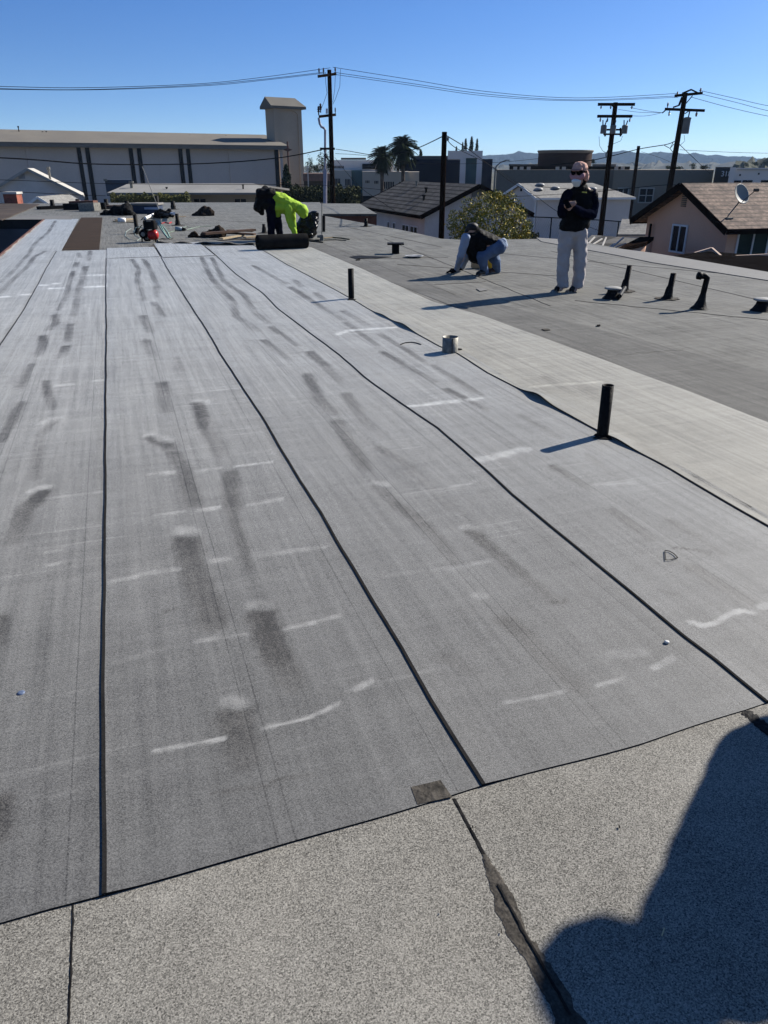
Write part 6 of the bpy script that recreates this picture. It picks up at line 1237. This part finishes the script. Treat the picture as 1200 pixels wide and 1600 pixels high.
blob('brim', [(hd+fwd*.10+UP*.036-rt*.055, hd+fwd*.10+UP*.036+rt*.055, (.03, .03, .010), (.03, .03, .010)), (hd+fwd*.135+UP*.026-rt*.03, hd+fwd*.135+UP*.026+rt*.03, (.022, .022, .008), (.022, .022, .008))], M_brim, .007, parent=cap, smooth=1)
blob('face_cloth', [(hd+fwd*.06-UP*.035-rt*.06, hd+fwd*.06-UP*.035+rt*.06, .048, .048), (hd+fwd*.082-UP*.055-rt*.04, hd+fwd*.082-UP*.055+rt*.04, .036, .036)], M_pink2, .009, .005, 30, parent=p1)
blob('chin_mask', [(hd+fwd*.075-UP*.10, hd+fwd*.05-UP*.155, (.068, .06, .035), (.045, .04, .02))], M_mask, .008, .002, 30, parent=p1)
mb = MB()
for s_ in (-1, 1): mb.lathe(hd+fwd*.106+rt*s_*.042+UP*.006, [(0, .008), (.030, .007), (.038, 0), (.030, -.007), (0, -.008)], 14, (fwd+rt*s_*.3))
mb.bar(hd+fwd*.11-rt*.03+UP*.014, hd+fwd*.11+rt*.03+UP*.014, .008, .008)
for s_ in (-1, 1): mb.bar(hd+fwd*.10+rt*s_*.075+UP*.012, hd+rt*s_*.105+UP*.01, .008, .02)
mb.build('sunglasses', M_lens, p1)
blob('hair', [(hd-fwd*.06-UP*.07+rt*-.03, hd-fwd*.05-UP*.13-rt*.045, .055, .05), (hd-fwd*.05-UP*.13-rt*.045, hd-fwd*.03-UP*.17-rt*.06, .05, .03)], M_hair, .009, .008, 30, parent=p1)
mb = MB(); q = P(913, 300.5, -.145); mb.box(q, (.032, .005, .007), ((rt+UP*.05).normalized(), fwd, UP)); mb.build('chest_emblem', mat('yellow_green_patch', (.35, .38, .08), .7), p1)
mb = MB(); mb.box(P(886, 318.5, -.39), (.035, .006, .07), ((R2*.9+UP*.3).normalized(), (-F2*.6+UP*.8).normalized(), (UP*.6-R2*.3+F2*.6).normalized())); one(mb, 'phone', M_lens, 'small black phone held in both hands of the standing man', 'phone', bevel=.003)

# ---- crouching man
Yc2 = GY(752, 430); P = J(Yc2); hd = P(737, 359, -.02)
sh1, sh2 = P(728, 372, -.15), P(742, 368, .12); hip = P(779, 384, .05)
wr1 = G(713, 422, .05); wr2 = G(722, 419, .05)
el1 = P(723, 396, -.1)
kn1 = P(752, 401, -.1); kn2 = P(768, 398, .18)
an1 = G(757, 430)+UP*.09; an2 = G(776, 427)+UP*.09
fw2 = (-R2*.8-UP*.6).normalized()
body = [(hd, hd+UP*.001, (.085, .085, .09), (.085, .085, .09)), (hd+fw2*.08, hd+fw2*.1-UP*.02, .03, .02), (P(744, 366), hd, .06, .06), (P(744, 374), hip, (.15, .15, .12), (.14, .15, .11))]
body += chain([sh1, el1, wr1], [.055, .042, .028])+chain([sh2, P(729, 398, .1), wr2], [.055, .042, .028])
body += chain([hip-F2*.1, kn1, an1], [.09, .065, .045])+chain([hip+F2*.12, kn2, an2], [.09, .065, .045])+[(an1, G(753, 430)+UP*.04, .03, .022), (an2, G(772, 427)+UP*.04, .03, .022)]
body += hand(wr1, (-R2*1+UP*-.15), (F2), curl=.15)+hand(wr2, (-R2*1+UP*-.15), F2, curl=.15)
p2 = person('crouching man in black quilted vest, pale blue sleeves and blue jeans leaning on one hand', body, .0115)
blob('vest', [(P(733, 375, -.03), P(748, 368, .05), (.11, .17, .12), (.12, .19, .12)), (P(748, 370, .02), P(776, 380, .05), (.14, .20, .12), (.12, .18, .10)), (P(733, 380, -.02), P(741, 402, .0), (.10, .16, .10), (.10, .14, .08)), (P(740, 402), P(752, 409), (.09, .14, .08), (.06, .11, .05)), (P(745, 378), P(757, 396), (.14, .18, .12), (.09, .15, .1))], M_vest, .016, .012, 12, parent=p2, smooth=3)
blob('sleeve', chain([sh1, P(723, 388, -.14), P(720, 400, -.12), wr1+(P(720, 400, -.12)-wr1).normalized()*.03], [.078, .066, .058, .042]), M_sleeve, .012, .008, 15, parent=p2)
blob('sleeve', chain([sh2, P(731, 398, .1), wr2+(P(731, 398, .1)-wr2).normalized()*.03], [.07, .058, .042]), M_sleeve, .012, .008, 15, parent=p2)
blob('jeans', chain([hip-F2*.1, P(765, 393, -.06), kn1, P(755, 412, -.08), an1-UP*.035], [(.12, .14, .12), .105, .095, .075, .066])+chain([hip+F2*.12, kn2, P(775, 408, .12), an2-UP*.035], [(.12, .13, .12), .10, .08, .066])+[(hip-F2*.1, hip+F2*.12, .12, .12)], M_denim, .014, .012, 13, parent=p2)
blob('waistband', [(P(786, 378, -.05), P(787, 384, .08), .06, .07)], M_sleeve, .012, .006, 15, parent=p2)
blob('glove', [(a, b, ra+.006, rb+.006) for a, b, ra, rb in hand(wr1, (-R2*1+UP*-.15), (F2), curl=.15)], M_glove, .009, parent=p2, smooth=1)
blob('glove', [(a, b, ra+.006, rb+.006) for a, b, ra, rb in hand(wr2, (-R2*1+UP*-.15), (F2), curl=.15)], M_glove, .009, parent=p2, smooth=1)
blob('cap', [(hd+UP*.03, hd+UP*.04+R2*.02, (.097, .095, .075), (.09, .09, .07)), (hd+UP*.0-R2*.05, hd-UP*.03-R2*.09, (.05, .07, .02), (.03, .06, .015))], M_shoe, .010, .004, 20, parent=p2)
shoe(p2, G(759, 429, f0), G(749, 431, f0)); shoe(p2, G(778, 426, f0), G(768, 427, f0), mat('brown_sneaker', (.10, .06, .05), .6))
mb = MB(); b = G(767, 419, .004); mb.lathe(b, [(0, 0), (.07, 0), (.08, .16), (.085, .17), (.07, .17), (.06, .02), (0, .02)], 16); one(mb, 'yellow_bucket', mat('yellow_plastic', (.75, .48, .05), .4), 'small yellow tub seen between the legs of the crouching man', 'tub', smooth=True)
mb = MB(); b = G(745, 419, .004); mb.box(b+UP*.05, (.10, .07, .05), (R2, F2, UP)); one(mb, 'tan_block', mat('tan_sponge', (.45, .30, .16), .8), 'tan block on the roof in front of the crouching man', 'block', bevel=.012)

# ---- bending man in hi-vis
Yc3 = GY(430, 376); P = J(Yc3)
hip = P(421, 312, .05); shd = P(457, 322, .0); hd = P(472, 329, -.02)
wr = P(464, 372, -.2); el = P(454, 348, -.12); wr_b = P(461, 373, .15)
body = [(hd, hd+UP*.001, (.10, .09, .10), (.10, .09, .10)), (hd-UP*.06+R2*.03, hd-UP*.09+R2*.05, .04, .03), (shd, hd, .07, .07), (hip, shd, (.13, .15, .12), (.14, .17, .12))]
body += chain([P(452, 325, -.15), el, wr], [.055, .042, .03])+chain([P(455, 325, .15), P(458, 350, .12), wr_b], [.055, .042, .03])
an1, an2 = G(424, 376.5)+UP*.09, G(438, 374.5)+UP*.09
body += chain([P(423, 318, -.08), P(424, 346, -.08), an1], [.10, .07, .045])+chain([P(427, 318, .12), P(434, 346, .08), an2], [.10, .07, .045])+[(an1, G(429, 377)+UP*.04, .03, .022), (an2, G(443, 375)+UP*.04, .03, .022)]
body += hand(wr, (-UP*.8+R2*.5), F2, curl=.6)+hand(wr_b, (-UP*.8+R2*.5), F2, curl=.6)
p3 = person('man in bright yellow green hooded top and dark trousers bending down over the big roll', body, .014)
blob('hooded_top', [(P(424, 308), P(440, 313, .02), (.15, .18, .15), (.17, .20, .15)), (P(440, 313, .02), P(458, 321), (.17, .20, .16), (.15, .19, .14)), (P(434, 322), P(452, 327), (.16, .19, .15), (.15, .17, .13)), (P(430, 322), P(433, 334), .12, .09), (P(458, 321), P(466, 324), .13, .12)], M_hiv, .016, .024, 7, parent=p3, smooth=3)
blob('hood', [(hd, hd+R2*.03-UP*.02, (.145, .14, .155), (.13, .13, .16)), (hd-UP*.05+R2*.02, hd-UP*.09+R2*.05, (.10, .10, .07), (.08, .09, .05)), (P(463, 323), hd, .12, .12)], M_hiv, .015, .018, 8, parent=p3)
blob('sleeve', chain([P(451, 325, -.15), P(451, 340, -.16), P(455, 352, -.18), P(461, 365, -.2)], [.10, .085, .078, .055]), M_hiv, .014, .012, 14, parent=p3)
blob('sleeve', chain([P(455, 325, .15), P(458, 345, .14), P(461, 366, .15)], [.09, .075, .05]), M_hiv, .014, .010, 14, parent=p3)
blob('trousers', chain([P(423, 315, -.08), P(424, 345, -.08), an1+UP*.02], [(.14, .15, .14), .105, .085])+chain([P(428, 318, .12), P(434, 345, .1), an2+UP*.02], [(.13, .14, .13), .10, .08]), M_navyc, .016, .014, 11, parent=p3)
blob('glove', [(a, b, ra+.006, rb+.006) for a, b, ra, rb in hand(wr, (-UP*.8+R2*.5), F2, curl=.6)]+[(wr, P(461, 366, -.2), .035, .04)], M_glove, .010, parent=p3, smooth=1)
blob('tied_jacket', [(P(407, 303, -.1), P(422, 303, -.1), .13, .14), (P(414, 300, .1), P(426, 308, .05), .13, .15), (P(409, 312, -.05), P(405, 322, -.02), .15, .13), (P(404, 320), P(409, 332, .0), .11, .07), (P(416, 318, -.1), P(424, 322, -.12), .14, .12), (P(428, 306, .0), P(430, 318, -.05), .12, .08)], M_vest, .018, .04, 6, parent=p3, smooth=1)
shoe(p3, G(423, 376, f0), G(433, 377.5, f0)); shoe(p3, G(438, 374, f0), G(447, 375, f0))
Yw = GY(455, 377); mb = MB(); mb.tube([P(447, 372, -.25), P(450, 368, -.25), P(456, 367, -.25), P(458, 371, -.25)], .015, 6); mb.box(P(452, 373, -.25), (.10, .05, .035), (R2, F2, UP)); one(mb, 'seam_tool', M_rubber, 'black hand tool under the bending man hand, behind the roll', 'tool')
mb = MB(); mb.box(P(468, 371.5, -.2), (.07, .04, .02), (R2, F2, UP)); one(mb, 'white_tray', M_white, 'white scrap lying by the hand of the bending man', 'scrap', bevel=.005)

# ---- the person beyond the right edge whose shadow falls across the foreground
ft0 = cw(2.565, 2.365, .005); sdir = cw(.82, .57).normalized(); sdv = Vector((sdir.x, sdir.y, 0)); prp = Vector((-sdv.y, sdv.x, 0))
def Q(a, b, z): return ft0+prp*a+sdv*b+UP*z
body = [(Q(0, 0, 1.56), Q(0, 0, 1.57), (.085, .09, .11), (.085, .09, .11)), (Q(0, 0, 1.28), Q(0, 0, 1.48), .06, .055), (Q(0, 0, 1.24), Q(-.17, 0, 1.20), .07, .06), (Q(0, 0, 1.24), Q(.17, 0, 1.20), .07, .06), (Q(0, 0, .95), Q(0, 0, 1.2), (.15, .12, .1), (.16, .12, .08))]
body += chain([Q(-.18, 0, 1.22), Q(-.31, .02, .96), Q(-.22, -.12, .80)], [.055, .045, .03])+chain([Q(.18, 0, 1.22), Q(.31, .02, .96), Q(.22, -.12, .80)], [.055, .045, .03])
body += chain([Q(-.10, 0, .88), Q(-.12, 0, .46), Q(-.13, 0, .1)], [.10, .07, .05])+chain([Q(.10, 0, .88), Q(.12, 0, .46), Q(.13, 0, .1)], [.10, .07, .05])
body += hand(Q(-.22, -.12, .80), -UP, sdv, curl=.3)+hand(Q(.22, -.12, .80), -UP, sdv, curl=.3)
p4 = person('dark clad person just outside the right edge, casting the big foreground shadow', body, .014)
blob('coat', [(Q(-.30, 0, 1.0), Q(-.09, 0, 1.42), .10, .09), (Q(.30, 0, 1.0), Q(.09, 0, 1.42), .10, .09), (Q(-.09, 0, 1.42), Q(.09, 0, 1.42), .09, .09), (Q(-.28, 0, 1.0), Q(.28, 0, 1.0), .1, .1), (Q(-.16, 0, 1.22), Q(.16, 0, 1.22), .11, .11), (Q(0, 0, .60), Q(0, 0, 1.12), (.30, .26, .1), (.24, .2, .12)), (Q(0, 0, 1.24), Q(-.17, 0, 1.20), .09, .085), (Q(0, 0, 1.24), Q(.17, 0, 1.20), .09, .085)]+chain([Q(-.18, 0, 1.22), Q(-.31, .02, .96), Q(-.24, -.10, .83)], [.085, .08, .06])+chain([Q(.18, 0, 1.22), Q(.31, .02, .96), Q(.24, -.10, .83)], [.085, .08, .06]), M_navyc, .016, .01, 10, parent=p4)
blob('trousers', chain([Q(-.10, 0, .9), Q(-.12, 0, .46), Q(-.13, 0, .06)], [.14, .11, .09])+chain([Q(.10, 0, .9), Q(.12, 0, .46), Q(.13, 0, .06)], [.14, .11, .09]), M_denim, .016, .01, 10, parent=p4)
blob('hat', [(Q(.05, 0, 1.63), Q(.05, 0, 1.65), (.12, .125, .07), (.11, .115, .05)), (Q(.05, 0, 1.60), Q(.05, 0, 1.605), (.20, .20, .02), (.20, .20, .02)), (Q(.02, 0, 1.5), Q(.05, 0, 1.6), .11, .11)], M_shoe, .012, parent=p4)
shoe(p4, Q(-.13, .05, 0), Q(-.13, -.14, 0)); shoe(p4, Q(.13, .05, 0), Q(.13, -.14, 0))

# ================================================================ air
hz = MB(); hz.box((0, 0, 35.35), (4300, 4300, 39.65)); m = bpy.data.materials.new('air'); m.use_nodes = True; n = m.node_tree.nodes; n.clear()
o_ = n.new('ShaderNodeOutputMaterial'); pv = n.new('ShaderNodeVolumePrincipled'); pv.inputs['Color'].default_value = (.50, .72, 1, 1); pv.inputs['Density'].default_value = 0.00013; pv.inputs['Anisotropy'].default_value = 0.0
m.node_tree.links.new(pv.outputs[0], o_.inputs['Volume'])
ho = hz.build('haze', m, None, loc=(0, 0, 0)); tag(ho, kind='stuff')
